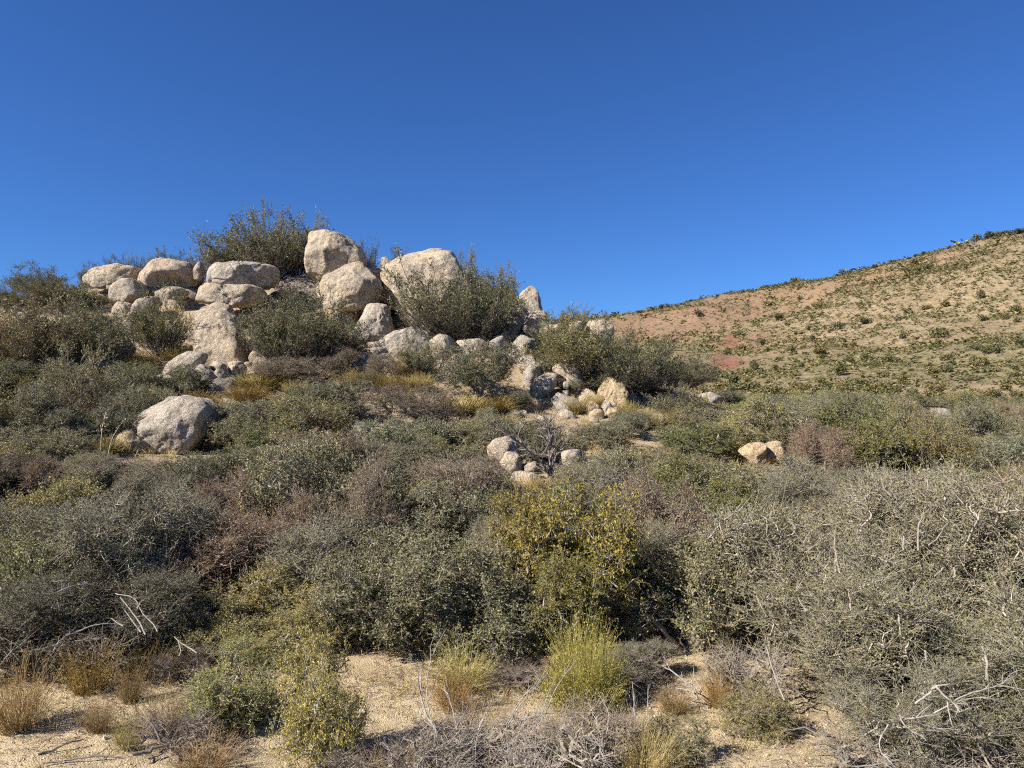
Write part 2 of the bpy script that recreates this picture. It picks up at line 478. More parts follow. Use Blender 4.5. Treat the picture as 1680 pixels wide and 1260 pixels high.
tone_blob(1270, 570, 270, 10, 25, RED, 0.7)
tone_blob(1400, 480, 350, 45, 30, PINK, 0.7)
tone_blob(1560, 520, 270, 70, 45, PALE, 0.6)
tone_blob(1350, 620, 160, 60, 40, OLIVE, 0.8)
tone_blob(1600, 590, 170, 50, 30, OLIVE, 0.6)
tone_blob(1450, 655, 90, 40, 22, PALE, 0.7)
me = mesh_np("hill", V, [Fc], col=tone); me.materials.append(M['hill'])
hill = tag(link(bpy.data.objects.new("hill", me)), "tan and reddish hillside dotted with shrubs at right", "hill", kind="structure")

# ------------------------------------------------------------------ boulders
_ico = {}
def ico(level):
    if level in _ico: return _ico[level]
    import bmesh
    bm = bmesh.new(); bmesh.ops.create_icosphere(bm, subdivisions=level, radius=1.0)
    V = np.array([v.co[:] for v in bm.verts]); Fc = np.array([[v.index for v in f.verts] for f in bm.faces]); bm.free()
    _ico[level] = (V, Fc); return _ico[level]

ROCKS = []
def rock(label, poly, Y, depth=0.9, seed=0, lvl=4, tint=(1, 1, 1), p=3.8, rough=0.078, planes=14, dents=(), group=None, lean=0.32, cracks=None):
    rng = np.random.default_rng(seed + 1000)
    poly = np.array(poly, float)
    x, y = poly[:, 0], poly[:, 1]; x2, y2 = np.roll(x, -1), np.roll(y, -1)
    cr = x * y2 - x2 * y; A = cr.sum() / 2
    cx = ((x + x2) * cr).sum() / (6 * A); cy = ((y + y2) * cr).sum() / (6 * A)
    C = at(cx, cy, Y); m = Y / F_PX
    lp = np.stack([(x - cx) * m, -(y - cy) * m], axis=1)
    th = np.linspace(0, 2 * math.pi, 180, endpoint=False); R = np.zeros(180)
    for k, t in enumerate(th):
        d = np.array((math.cos(t), math.sin(t))); best = 0
        for i in range(len(lp)):
            a = lp[i]; e = lp[(i + 1) % len(lp)] - a
            den = d[0] * e[1] - d[1] * e[0]
            if abs(den) < 1e-12: continue
            tt = (a[0] * e[1] - a[1] * e[0]) / den; s = (a[0] * d[1] - a[1] * d[0]) / den
            if tt > 0 and -1e-6 <= s <= 1 + 1e-6: best = max(best, tt)
        R[k] = best
    ker = np.exp(-0.5 * (np.arange(-7, 8) / 1.5) ** 2); ker /= ker.sum()
    R = np.convolve(np.concatenate([R[-7:], R, R[:7]]), ker, 'valid') * 1.13
    D, Fc = ico(lvl)
    rho = np.sqrt(D[:, 0] ** 2 + D[:, 2] ** 2)
    ang = np.mod(np.arctan2(D[:, 2], D[:, 0]), 2 * math.pi)
    Rv = np.interp(ang, np.append(th, 2 * math.pi), np.append(R, R[0]))
    s = (rho ** p + np.abs(D[:, 1]) ** p) ** (-1 / p)
    rm = R.mean()
    V = np.stack([D[:, 0] / np.maximum(rho, 1e-6) * rho * s * Rv, D[:, 1] * s * depth * rm, D[:, 2] / np.maximum(rho, 1e-6) * rho * s * Rv], axis=1)
    V[:, 1] += lean * V[:, 2]
    for _ in range(planes):          # weathered joint faces
        n = rng.normal(size=3); n[1] = -abs(n[1]) * 1.2; n[2] = n[2] if n[2] > 0 else n[2] * .45; n = n / np.linalg.norm(n)
        h = (V @ n).max() * rng.uniform(0.70, 0.92)
        ex = np.maximum(V @ n - h, 0)
        V -= (ex * 0.93)[:, None] * n * np.array([0.55, 1, 0.55])
    so = Vector(rng.uniform(-50, 50, 3))
    f1 = 1.5 / max(rm, 0.12); nd = unit(V)
    dis = np.empty(len(V))
    for i, v in enumerate(V):
        q = Vector(v) * f1 + so
        dis[i] = mnoise.fractal(q, 0.8, 2.1, 5) - 0.2 * abs(mnoise.noise(q * 1.7 + Vector((9, 3, 1)))) ** 0.5
        if lvl > 3 and cracks != 0:      # joint-bounded blocks: each stands a little proud of the next, with a crack between
            qq = Vector((q.x * .62, q.y * .62, q.z * .95)) + mnoise.noise_vector(q * .9) * .22
            dd, pp = mnoise.voronoi(qq)
            dis[i] += 0.7 * mnoise.noise(pp[0] * 7.3) - 0.85 * math.exp(-((dd[1] - dd[0]) / 0.06) ** 2)
    V = V + nd * (dis * rough * rm)[:, None]
    for _ in range(cracks if cracks is not None else 2):      # joints and cracks
        n = rng.normal(size=3); n /= np.linalg.norm(n); h = rng.uniform(-.45, .45) * rm
        wob = 0.10 * rm * np.sin(V @ rng.normal(size=3) * 2.5 / rm)
        V = V - nd * (np.exp(-((V @ n - h + wob) / (0.030 * rm)) ** 2) * 0.10 * rm * rng.uniform(.4, 1))[:, None]
    for (dx, dy, r, dep) in dents:
        c = np.array([(dx - cx) * m, -(dy - cy) * m]); r *= m
        k = np.exp(-(((V[:, 0] - c[0]) / r) ** 2 + ((V[:, 2] - c[1]) / (r * 0.62)) ** 2) ** 2) * (V[:, 1] < 0)
        V[:, 1] += k * dep
    me = mesh_np("boulder", V, [Fc]); me.materials.append(M['granite'])
    o = bpy.data.objects.new("boulder", me); link(o); o.location = C; o.color = (*tint, 1)
    tag(o, label, "boulder", group)
    ROCKS.append((C, rm, x.min(), x.max(), y.min(), y.max())); return o

def blob(label, px, py, w, h, Y, seed, tint=(1, 1, 1), lvl=4, group=None, **kw):
    rng = np.random.default_rng(seed + 77)
    n = 11; a = np.linspace(0, 2 * math.pi, n, endpoint=False) + rng.uniform(-.15, .15, n)
    r = 1 + rng.uniform(-.16, .14, n); e = 0.82
    c, s = np.cos(a), np.sin(a)
    P = [(px + w / 2 * np.sign(ci) * abs(ci) ** e * ri, py - h / 2 * np.sign(si) * abs(si) ** e * ri) for ci, si, ri in zip(c, s, r)]
    return rock(label, P, Y, seed=seed, tint=tint, lvl=lvl, group=group, **kw)

GREY = (0.84, 0.86, 0.90); SHADE_TINT = (0.6, 0.6, 0.62); WARM = (1.06, 1.0, 0.91); YEL = (1.12, 0.98, 0.74); WHITE = (1.08, 1.07, 1.06)  # the darkest tint paints shade onto the cave and hook rocks
rock("tall leaning boulder crowning the mound, topmost of the pile", [(509, 375), (529, 370), (552, 380), (581, 399), (592, 415), (594, 437), (583, 440), (562, 445), (548, 455), (533, 460), (514, 448), (507, 437), (502, 415), (505, 391)], 29.4, 0.95, 1, 6, WARM, cracks=0)
rock("big rounded boulder wedged under the topmost leaning boulder", [(533, 460), (548, 451), (564, 437), (586, 433), (600, 444), (614, 458), (620, 475), (614, 491), (600, 501), (581, 507), (562, 506), (540, 500), (526, 484), (521, 472)], 28.0, 0.9, 202, 6, WARM, cracks=0)
rock("shaded slab in the gap right of the big rounded boulder", [(588, 428), (617, 440), (640, 453), (644, 500), (634, 515), (606, 505), (585, 470)], 30.2, 0.8, 3, 4, GREY)
rock("upright wedge-shaped boulder standing below the big rounded boulder", [(600, 503), (617, 498), (631, 503), (638, 522), (643, 544), (636, 562), (614, 564), (598, 564), (583, 562), (583, 549), (593, 527)], 26.9, 0.85, 4, 6, (1, .99, .96), cracks=0)
rock("brown rock half hidden behind shrub left of the upright wedge boulder", [(556, 503), (586, 506), (588, 550), (562, 550)], 28.4, 0.8, 5, 4, (.9, .82, .74))
rock("broad upright slab right of the dark gap, half hidden by shrub", [(640, 418), (652, 408), (677, 404), (684, 410), (713, 405), (737, 420), (750, 450), (768, 480), (766, 545), (720, 560), (690, 560), (674, 532), (659, 503), (649, 490), (633, 493), (638, 453)], 29.0, 0.75, 6, 6, WARM, cracks=0)
rock("small spike of rock at the upper left edge of the broad slab", [(624, 426), (633, 422), (641, 430), (643, 456), (630, 452)], 29.9, 0.9, 7, 4, WARM)
rock("added rock at the back of the triangular cave under the broad slab, tinted as shade", [(630, 470), (690, 470), (700, 560), (630, 560)], 31.2, 0.6, 8, 4, SHADE_TINT)  # backing rock; the cave's shadow is put into its dark tint
rock("low rounded boulder at the foot of the broad slab", [(622, 563), (637, 547), (673, 538), (697, 547), (704, 567), (690, 585), (640, 587)], 26.0, 0.9, 9, 6, (.96, .97, .98), cracks=0)
rock("wide flat-topped boulder below the tallest shrub", [(336, 453), (348, 439), (364, 433), (395, 433), (419, 432), (448, 439), (454, 455), (440, 470), (405, 475), (390, 476), (371, 474), (350, 467)], 29.3, 1.0, 10, 6, (.98, .99, 1.0))
rock("layered boulder with curved crack beneath the wide flat-topped boulder", [(312, 484), (334, 463), (371, 470), (414, 470), (436, 487), (400, 503), (360, 500), (329, 495)], 28.5, 1.0, 11, 5, WARM)
rock("long pale slab sloping down to the left of the vase-shaped shrubs", [(315, 503), (343, 494), (362, 504), (379, 525), (390, 544), (402, 572), (408, 604), (360, 610), (336, 606), (329, 558), (321, 530)], 26.0, 0.6, 312, 6, WARM, lean=0.55, cracks=0, planes=6)
rock("flat stepped boulder at the upper left end of the skyline", [(134, 453), (158, 444), (186, 435), (222, 440), (226, 462), (214, 475), (183, 475), (160, 470), (140, 464)], 31.0, 0.9, 13, 5, WARM)
rock("skyline boulder with a dark hollow under its brow", [(230, 446), (240, 432), (271, 428), (303, 433), (320, 441), (323, 462), (302, 474), (271, 476), (243, 468), (230, 461)], 30.8, 0.9, 14, 5, (1.06, .98, .9), cracks=0, dents=((284, 470, 27, 0.6),))
rock("rounded grey boulder below the flat stepped skyline boulder", [(175, 472), (194, 459), (220, 460), (238, 469), (231, 485), (211, 500), (186, 500)], 29.8, 0.9, 15, 5, (1, .98, .95), cracks=0)
rock("big pale boulder standing alone among low shrubs at left", [(230, 693), (240, 677), (267, 660), (297, 654), (327, 660), (349, 675), (341, 705), (318, 735), (285, 740), (258, 737), (240, 725), (229, 708)], 17.6, 0.95, 216, 6, (1.0, 1.0, 1.0), planes=9, cracks=0)
rock("small yellowish boulder left of the big lone pale boulder", [(188, 725), (197, 710), (213, 709), (230, 722), (243, 738), (225, 748), (195, 745)], 16.8, 0.9, 17, 4, YEL)
rock("long sloping boulder like a bent finger among grass tufts", [(255, 620), (286, 589), (309, 578), (334, 581), (333, 598), (311, 602), (286, 612), (266, 622)], 23.2, 0.7, 18, 4, (1.02, 1, .97))
rock("curved boulder under the finger-shaped boulder", [(305, 604), (331, 599), (357, 617), (356, 632), (331, 634), (308, 625)], 22.7, 0.9, 19, 4, GREY)
rock("hook-shaped boulder hiding a dark hollow", [(343, 603), (352, 594), (366, 597), (375, 617), (365, 627), (354, 622)], 22.9, 0.9, 20, 4, (.98, .98, .97), dents=((349, 607, 9, 0.3),))
rock("rock beneath the hook-shaped boulder, tinted dark grey for its shade", [(334, 635), (360, 622), (382, 620), (384, 652), (360, 662), (340, 660)], 22.2, 0.8, 21, 4, SHADE_TINT)  # shade under the boulder above is painted in by the dark tint
rock("jutting pointed boulder alone on the skyline right of the tall shrubs", [(852, 489), (862, 477), (872, 472), (882, 480), (890, 505), (890, 540), (852, 540)], 30.2, 0.8, 22, 4, (1, .97, .94))
rock("sharp-edged boulder heading the chain of boulders down the right slope", [(836, 566), (853, 549), (877, 559), (882, 572), (868, 580), (846, 578)], 25.2, 0.9, 23, 4, GREY)
rock("round boulder just below the sharp-edged boulder of the chain", [(834, 582), (845, 571), (858, 569), (870, 580), (868, 594), (845, 596)], 24.6, 0.9, 24, 4, (1.0, .97, .93))
rock("knobbly long boulder in the middle of the boulder chain", [(842, 597), (853, 585), (872, 584), (890, 592), (907, 600), (905, 612), (892, 618), (865, 616), (848, 608)], 24.2, 0.9, 25, 4, (1.02, 1, .96), rough=0.1)
rock("rounded block tucked under the knobbly long boulder", [(857, 616), (868, 600), (884, 602), (889, 617), (874, 632), (858, 634)], 23.6, 0.9, 26, 4, GREY)
rock("egg-shaped tilted boulder at the low end of the chain", [(868, 642), (880, 622), (900, 612), (914, 616), (909, 637), (895, 650), (877, 657)], 23.0, 0.9, 27, 4, (1, .98, .95))
rock("tan upright boulder with rounded foot right of the egg-shaped boulder", [(906, 608), (918, 597), (932, 598), (952, 612), (958, 633), (948, 652), (932, 650), (929, 622)], 23.6, 0.9, 28, 4, WARM)
rock("big yellowish pointed boulder beside the dark rounded shrub", [(990, 626), (1007, 617), (1020, 628), (1031, 647), (1030, 664), (1007, 672), (988, 666), (984, 645)], 23.0, 0.8, 29, 5, YEL)
rock("small boulder with a dark right side in yellow grass", [(960, 665), (968, 659), (979, 660), (986, 670), (982, 682), (962, 682)], 21.8, 0.9, 30, 4, YEL)
rock("small pointed pale rock below the big yellowish boulder", [(987, 667), (996, 655), (1008, 671), (1004, 683), (990, 684)], 21.9, 0.8, 31, 4, (1.05, 1.02, .95))
rock("low broad boulder left of the bare tree top", [(833, 660), (845, 652), (870, 651), (885, 657), (890, 668), (870, 678), (840, 674)], 22.0, 0.9, 32, 4, YEL)
rock("grey lichen boulder below the egg-shaped boulder", [(907, 656), (917, 645), (943, 655), (962, 678), (948, 688), (915, 676)], 22.0, 0.9, 33, 4, GREY)
rock("pale flat block under the grey lichen boulder", [(912, 678), (930, 673), (945, 681), (946, 697), (925, 695)], 21.2, 0.9, 34, 4, (1.05, 1.0, .9))
rock("flat pale rock right of the dark rounded shrub", [(1050, 655), (1062, 649), (1078, 652), (1083, 661), (1066, 667)], 24.5, 0.9, 35, 4, GREY)
rock("long flat slab lying on the slope at the right end of the mound", [(1148, 649), (1165, 644), (1180, 650), (1194, 660), (1176, 666), (1152, 660)], 28.5, 1.1, 36, 4, GREY)
rock("dome-shaped boulder left of the bare leafless tree", [(798, 738), (810, 722), (832, 716), (847, 728), (848, 746), (830, 755), (804, 754)], 16.2, 0.95, 37, 4, (1.0, .94, .9))
rock("smaller rounded boulder in front of the dome-shaped boulder", [(820, 757), (830, 743), (848, 744), (857, 762), (850, 780), (828, 774)], 15.6, 0.95, 38, 4, (1.05, 1, .92))
rock("left half of the split tan boulder among right-hand shrubs", [(1215, 740), (1232, 729), (1254, 728), (1256, 754), (1232, 760)], 16.9, 0.9, 39, 4, YEL)
rock("right half of the split tan boulder among right-hand shrubs", [(1254, 730), (1276, 725), (1296, 738), (1276, 755), (1255, 755)], 17.1, 0.9, 40, 4, YEL)
rock("grey boulder by the pale stalks at far right", [(1524, 680), (1536, 670), (1552, 671), (1562, 680), (1557, 694), (1530, 694)], 33.0, 0.9, 41, 4, (.72, .72, .74))
rock("broad weathered outcrop under the left skyline boulders", [(135, 466), (230, 464), (335, 462), (348, 520), (340, 580), (140, 575)], 30.6, 0.30, 160, 5, (.86, .84, .82), planes=22)
rock("outcrop added behind the tallest boulders, tinted dark for the shadowed gaps", [(440, 456), (520, 448), (640, 470), (655, 545), (600, 575), (445, 560)], 31.0, 0.28, 161, 5, (.62, .6, .6), planes=22)  # added backing, coloured dark to imitate shadow between the boulders
rock("rough outcrop behind the broad vase-shaped shrub", [(715, 470), (770, 478), (840, 505), (905, 530), (930, 580), (720, 585)], 30.4, 0.28, 162, 5, (.85, .82, .8), planes=22)
B = blob
B("pale boulder at the left edge of the picture, upper one", 6, 562, 36, 44, 23.5, 50, GREY)
B("pale boulder at the left edge of the picture, lower one", 16, 612, 44, 28, 22.4, 51, (1, .97, .92))
B("dark rounded boulder in the shade of left-hand shrubs", 190, 572, 48, 38, 24.8, 52, (.72, .72, .75))
B("white-ish rock behind the grey sparse shrub at left", 108, 602, 26, 24, 22.0, 53, WHITE)
B("pale rock right of the white-ish rock at left", 168, 594, 50, 28, 23.2, 54, WHITE)
B("small pale stone between green shrubs below the pale rock", 182, 626, 20, 18, 21.8, 55, GREY)
B("small rock at the right foot of the hook-shaped boulder", 386, 606, 30, 26, 23.2, 56, (1, .98, .95))
B("pale boulder at the foot of the vase-shaped shrubs, leftmost of three", 428, 585, 38, 28, 25.0, 57, (1, .98, .95))
B("pale boulder at the foot of the vase-shaped shrubs, middle of three", 452, 592, 46, 26, 24.6, 58, (1.03, 1, .96))
B("pale boulder at the foot of the vase-shaped shrubs, rightmost of three", 486, 584, 46, 26, 25.0, 59, (1, .98, .95))
B("bright small rock in the rubble below the rounded grey skyline boulder", 218, 518, 20, 16, 28.0, 60, WHITE)
B("rubble rock left of the bright small rock", 200, 509, 36, 26, 28.6, 61, (1, .96, .93))
B("rubble rock right of the bright small rock", 240, 503, 36, 34, 28.8, 62, GREY)
B("sloping rubble slab below the bright small rock", 208, 537, 48, 38, 27.6, 63, (.92, .9, .9))
B("rubble rock under the gnarled shrub", 246, 545, 40, 34, 27.2, 64, (.85, .83, .82))
B("pale flat rock under the skyline boulder with the hollow", 288, 481, 40, 20, 29.6, 65, WHITE)
B("narrow upright rock between the hollow boulder and flat-topped boulder", 326, 446, 14, 30, 30.2, 66, (.95, .9, .88))
B("rounded boulder right of the low boulder at the broad slab's foot", 726, 568, 40, 38, 25.0, 67, (1, .98, .94))
B("flat boulder at the foot of the broad shrub", 775, 570, 58, 30, 25.4, 68, (1.03, 1, .96))
B("small round boulder between flat boulder and the chain", 818, 565, 30, 28, 25.2, 69, GREY)
B("pale boulder left of the dark round oak shrub", 733, 607, 30, 28, 23.6, 70, (1, .98, .94))
B("tan rock on the slope below the jutting skyline boulder", 842, 524, 44, 54, 28.6, 71, (.98, .94, .9))
B("tan rock right of the slope rock below the jutting boulder", 880, 532, 40, 44, 28.4, 72, WARM)
B("pale rock showing through the brush right of the jutting boulder", 905, 548, 40, 34, 28.2, 73, WARM)
B("tan rock showing through the tops of the right-hand mound shrubs", 948, 538, 26, 24, 29.4, 74, WARM)
B("tan rock outcrop between the two tall right-hand mound shrubs", 985, 545, 44, 40, 29.8, 75, WARM)
B("little stone wedged by the tan upright boulder", 929, 632, 10, 12, 23.0, 76, GREY)
B("little stone low between egg-shaped and tan boulders", 928, 645, 10, 10, 22.8, 77, WARM)
B("small rock right of the tan upright boulder, in grass", 966, 649, 24, 24, 23.2, 78, WARM)
B("small rock below the small pointed pale rock", 1006, 680, 22, 22, 21.4, 79, YEL)
B("pale stones on the slope below the small boulder", 982, 703, 30, 16, 20.2, 80, (1.05, 1, .92))
B("pale stone right of the blue-grey shrub below the yellowish boulder", 1052, 698, 36, 18, 20.6, 81, WARM)
B("pinkish rock above the olive-green rounded shrub", 1077, 689, 28, 22, 21.4, 82, (1.0, .93, .9))
B("grey rock behind the shrub at the right end of the mound", 1108, 622, 24, 22, 27.5, 83, GREY)
B("pale rock low in the thicket beside the bare tree", 938, 752, 32, 28, 15.8, 84, (1.03, 1, .95))
B("pale stone left of the bare tree's foot", 872, 768, 22, 18, 15.4, 85, WARM)
B("tan rock at the foot of the small rounded boulder by the bare tree", 862, 792, 50, 34, 14.9, 86, WARM)
B("small grey boulder poking out above the middle thicket", 592, 706, 32, 22, 18.0, 87, GREY)
B("flat slab beside the sandy trail, left one", 638, 632, 34, 16, 22.8, 88, (1.05, 1, .95))
B("flat slab beside the sandy trail, right one", 688, 634, 38, 18, 22.6, 89, (1.05, 1, .95))
B("pale boulder cut by the right edge of the picture", 1674, 690, 30, 16, 32.0, 90, GREY)
B("pale flat boulder low at the right edge of the picture", 1672, 702, 26, 10, 29.5, 91, (1.05, 1, .95))
B("small rock left of the yellowish boulder on the lower left slope", 160, 734, 26, 14, 16.6, 92, WARM)
B("tiny pale stone in the sandy patch near yellow tufts", 500, 645, 14, 9, 21.6, 93, WHITE)
B("flat rock below the sandy trail, between shrubs", 540, 612, 40, 14, 23.8, 94, (1.02, .98, .93))

def hit_near(px, py, a=8.0, b=60.0):
    Ys = np.geomspace(a, b, 260)
    P = np.array([at(px, py, y) for y in Ys]); below = np.nonzero(P[:, 2] < height(P))[0]
    return None if len(below) == 0 else P[below[0]]
rrng = np.random.default_rng(66); RUB = []
for zone, (xa, xb, ya, yb), cnt, wmax in (("left upper mound between shrubs", (120, 330, 478, 575), 30, 46), ("far left mound", (-30, 110, 500, 620), 14, 40), ("slope below the jutting skyline boulder", (790, 1000, 510, 570), 34, 40),
                                     ("boulder chain slope", (830, 1040, 590, 705), 46, 30), ("foot of the big rounded boulders", (540, 830, 555, 605), 26, 30), ("left slope by the finger-shaped boulder", (250, 480, 585, 640), 18, 22), ("sandy trail edge", (560, 740, 605, 660), 9, 16)):
    for q in range(cnt):
        px, py = rrng.uniform(xa, xb), rrng.uniform(ya, yb)
        P = hit_near(px, py)
        if P is None or any(abs(px - (r[2] + r[3]) / 2) < (r[3] - r[2]) * .38 and abs(py - (r[4] + r[5]) / 2) < (r[5] - r[4]) * .38 for r in ROCKS): continue
        w = rrng.uniform(.35, 1) ** 1.3 * wmax
        lab = "weathered rubble rock on the " + zone
        RUB.append((lab, px, blob(lab, px, py - w * .12, w, w * rrng.uniform(.55, .85), P[1], 500 + len(ROCKS), [(1, .98, .95), GREY, WARM, (.9, .88, .87)][rrng.integers(0, 4)], lvl=3, group="rubble rocks on the " + zone, planes=6)))

for zone, a, b, spread, cnt, (w0, w1) in (("boulder chain below the right mound", (835, 565), (1005, 692), 26, 44, (10, 30)), ("pile beside the bare leafless tree", (800, 745), (950, 790), 16, 14, (10, 24)),
                                          ("ground between wedge boulder and chain", (640, 575), (850, 575), 16, 18, (12, 30)), ("slope below the finger-shaped boulder", (240, 640), (420, 600), 14, 12, (8, 20))):
    for q in range(cnt):
        t = rrng.uniform(0, 1); px = a[0] + (b[0] - a[0]) * t + rrng.normal() * spread * .8; py = a[1] + (b[1] - a[1]) * t + rrng.normal() * spread * .5
        P = hit_near(px, py)
        if P is None or any(abs(px - (r[2] + r[3]) / 2) < (r[3] - r[2]) * .3 and abs(py - (r[4] + r[5]) / 2) < (r[5] - r[4]) * .3 for r in ROCKS): continue
        w = rrng.uniform(w0, w1); lab = "angular rock in the " + zone
        RUB.append((lab, px, blob(lab, px, py - w * .15, w, w * rrng.uniform(.6, 1.0), P[1] - .1, 900 + len(ROCKS), [(1, .98, .95), GREY, WARM, YEL, (.88, .86, .85)][rrng.integers(0, 5)], lvl=3, group="rocks in the " + zone, planes=9)))

# ------------------------------------------------------------------ plant prototypes
def rand_dir(rng, n):
    return unit(rng.normal(size=(n, 3)))

def lobes(rng, W, H, n, zlo=0.24):
    out = []
    for i in range(n):
        a = rng.uniform(0, 2 * math.pi); r = math.sqrt(rng.uniform(0, 1)) * 0.34 * W
        top = math.sqrt(max(0.05, 1 - (r / (0.46 * W)) ** 2))
        zr = rng.uniform(zlo, 0.80) * H * (0.42 + 0.58 * top)
        if zlo < .2 and i < 0.45 * n:       # leafy to the ground
            r = rng.uniform(.12, .30) * W; zr = rng.uniform(.10, .34) * H
        s = rng.uniform(0.105, 0.185) * W
        out.append((r * math.cos(a), r * math.sin(a), zr, s, min(s, H * 0.2)))
    return np.array(out)

def grow(rng, W, H, nl, K, stems, zlo=0.24):
    """branch skeleton reaching into a lobed crown: nodes, parents, crown outward direction"""
    L = lobes(rng, W, H, nl, zlo)
    wgt = L[:, 3] ** 2; wgt /= wgt.sum()
    pick = rng.choice(len(L), K, p=wgt)
    d = rand_dir(rng, K); r = rng.uniform(0, 1, K) ** 0.4
    A = L[pick, :3] + d * r[:, None] * np.stack([L[pick, 3], L[pick, 3], L[pick, 4]], axis=1)
    keep = (A[:, 2] > 0.06 * H)
    A = A[keep]; d = d[keep]
    nodes = [np.zeros(3)]; par = [-1]
    for i in range(stems):
        a = 2 * math.pi * i / stems + rng.uniform(-.3, .3)
        b = np.array((math.cos(a), math.sin(a), 0)) * 0.05 * W * rng.uniform(.3, 1)
        nodes.append(b + (0, 0, 0.02)); par.append(0)
        m = b * rng.uniform(1.6, 3.2) + np.array((rng.normal() * .03 * W, rng.normal() * .03 * W, H * rng.uniform(.14, .3)))
        nodes.append(m); par.append(len(nodes) - 2)
    order = np.argsort(np.linalg.norm(A, axis=1)); A = A[order]; d = d[order]
    n0 = len(nodes); N = n0 + len(A)
    P = np.zeros((N, 3)); P[:n0] = nodes; parents = np.full(N, -1); parents[:n0] = par
    path = np.zeros(N)
    for i in range(1, n0): path[i] = path[par[i]] + np.linalg.norm(P[i] - P[par[i]])
    for i in range(len(A)):
        k = n0 + i
        dist = np.linalg.norm(P[1:k] - A[i], axis=1)
        cost = dist * 1.0 + 0.28 * path[1:k] + np.where(P[1:k, 2] > A[i, 2] + 0.15 * H, 0.3, 0)
        j = int(np.argmin(cost)) + 1
        P[k] = A[i]; parents[k] = j; path[k] = path[j] + dist[j - 1]
    out = np.zeros((N, 3)); out[n0:] = d; out[:n0, 2] = 1
    cnt = np.ones(N)
    for k in range(N - 1, 0, -1): cnt[parents[k]] += cnt[k]
    return P, parents, out, cnt, n0

def bushy(seed, W, H, nl=14, K=620, stems=7, tw=6, tl=0.16, lv=6, ll=0.022, lw=0.014, rk=0.0042, up=0.35, twr=0.0022, lbias=0.5, spread=1.0, zlo=0.24):
    """returns branch mesh arrays and foliage mesh arrays"""
    rng = np.random.default_rng(seed)
    P, par, out, cnt, n0 = grow(rng, W, H, nl, K, stems, zlo)
    e = np.arange(1, len(P)); e = e[par[e] > 0]
    p0, p1 = P[par[e]], P[e]
    r1 = np.minimum(rk * np.sqrt(cnt[e]), 0.035); r0 = np.minimum(rk * np.sqrt(np.minimum(cnt[par[e]], cnt[e] * 2.0)), 0.038)
    ln = np.linalg.norm(p1 - p0, axis=1, keepdims=True)
    m1 = p0 + (p1 - p0) * 0.33 + rng.normal(size=p0.shape) * ln * 0.06
    m2 = p0 + (p1 - p0) * 0.67 + rng.normal(size=p0.shape) * ln * 0.06
    ra, rb = r0 * .67 + r1 * .33, r0 * .33 + r1 * .67
    parts = [(*tubes(np.concatenate([p0, m1, m2]), np.concatenate([m1, m2, p1]), np.concatenate([r0, ra, rb]), np.concatenate([ra, rb, r1]), 3), 0.5)]
    # twigs
    src = np.repeat(np.arange(n0, len(P)), tw)
    n = len(src)
    td = unit(out[src] * 0.55 + rand_dir(rng, n) * 0.95 * spread + np.array([[0, 0, up]]))
    base = P[src] + rng.normal(size=(n, 3)) * tl * 0.12
    L = tl * rng.uniform(0.45, 1.35, n)
    bend = rand_dir(rng, n) * (L * 0.18)[:, None]
    tip = base + td * L[:, None] + bend
    ok = tip[:, 2] > 0.02
    base, tip, td, L, src = base[ok], tip[ok], td[ok], L[ok], src[ok]; n = len(src)
    parts.append((*tubes(base, tip, twr, twr * 0.45, 3), 0.5))
    BV, BF, BR = join(parts)
    # leaves along twigs
    tr = rng.uniform(0, 1, n)
    k = np.repeat(np.arange(n), lv); t = rng.uniform(0.15, 1.05, len(k))
    C = base[k] + (tip - base)[k] * t[:, None] + rng.normal(size=(len(k), 3)) * ll * 0.35
    D = unit(td[k] * 0.6 + rand_dir(rng, len(k)))
    Nn = unit(rand_dir(rng, len(k)) + np.array([[0, 0, lbias]]) + out[src][k] * 0.35)
    s = rng.uniform(0.65, 1.35, len(k))
    LV, LF = leaves(C, D, Nn, ll * s, lw * s, rng)
    rr = np.clip(0.5 * tr[k] + 0.5 * rng.uniform(0, 1, len(k)) + rng.normal(size=len(k)) * .08, 0, 1)
    return (BV, BF, BR), (LV, [LF], np.repeat(rr, 4))

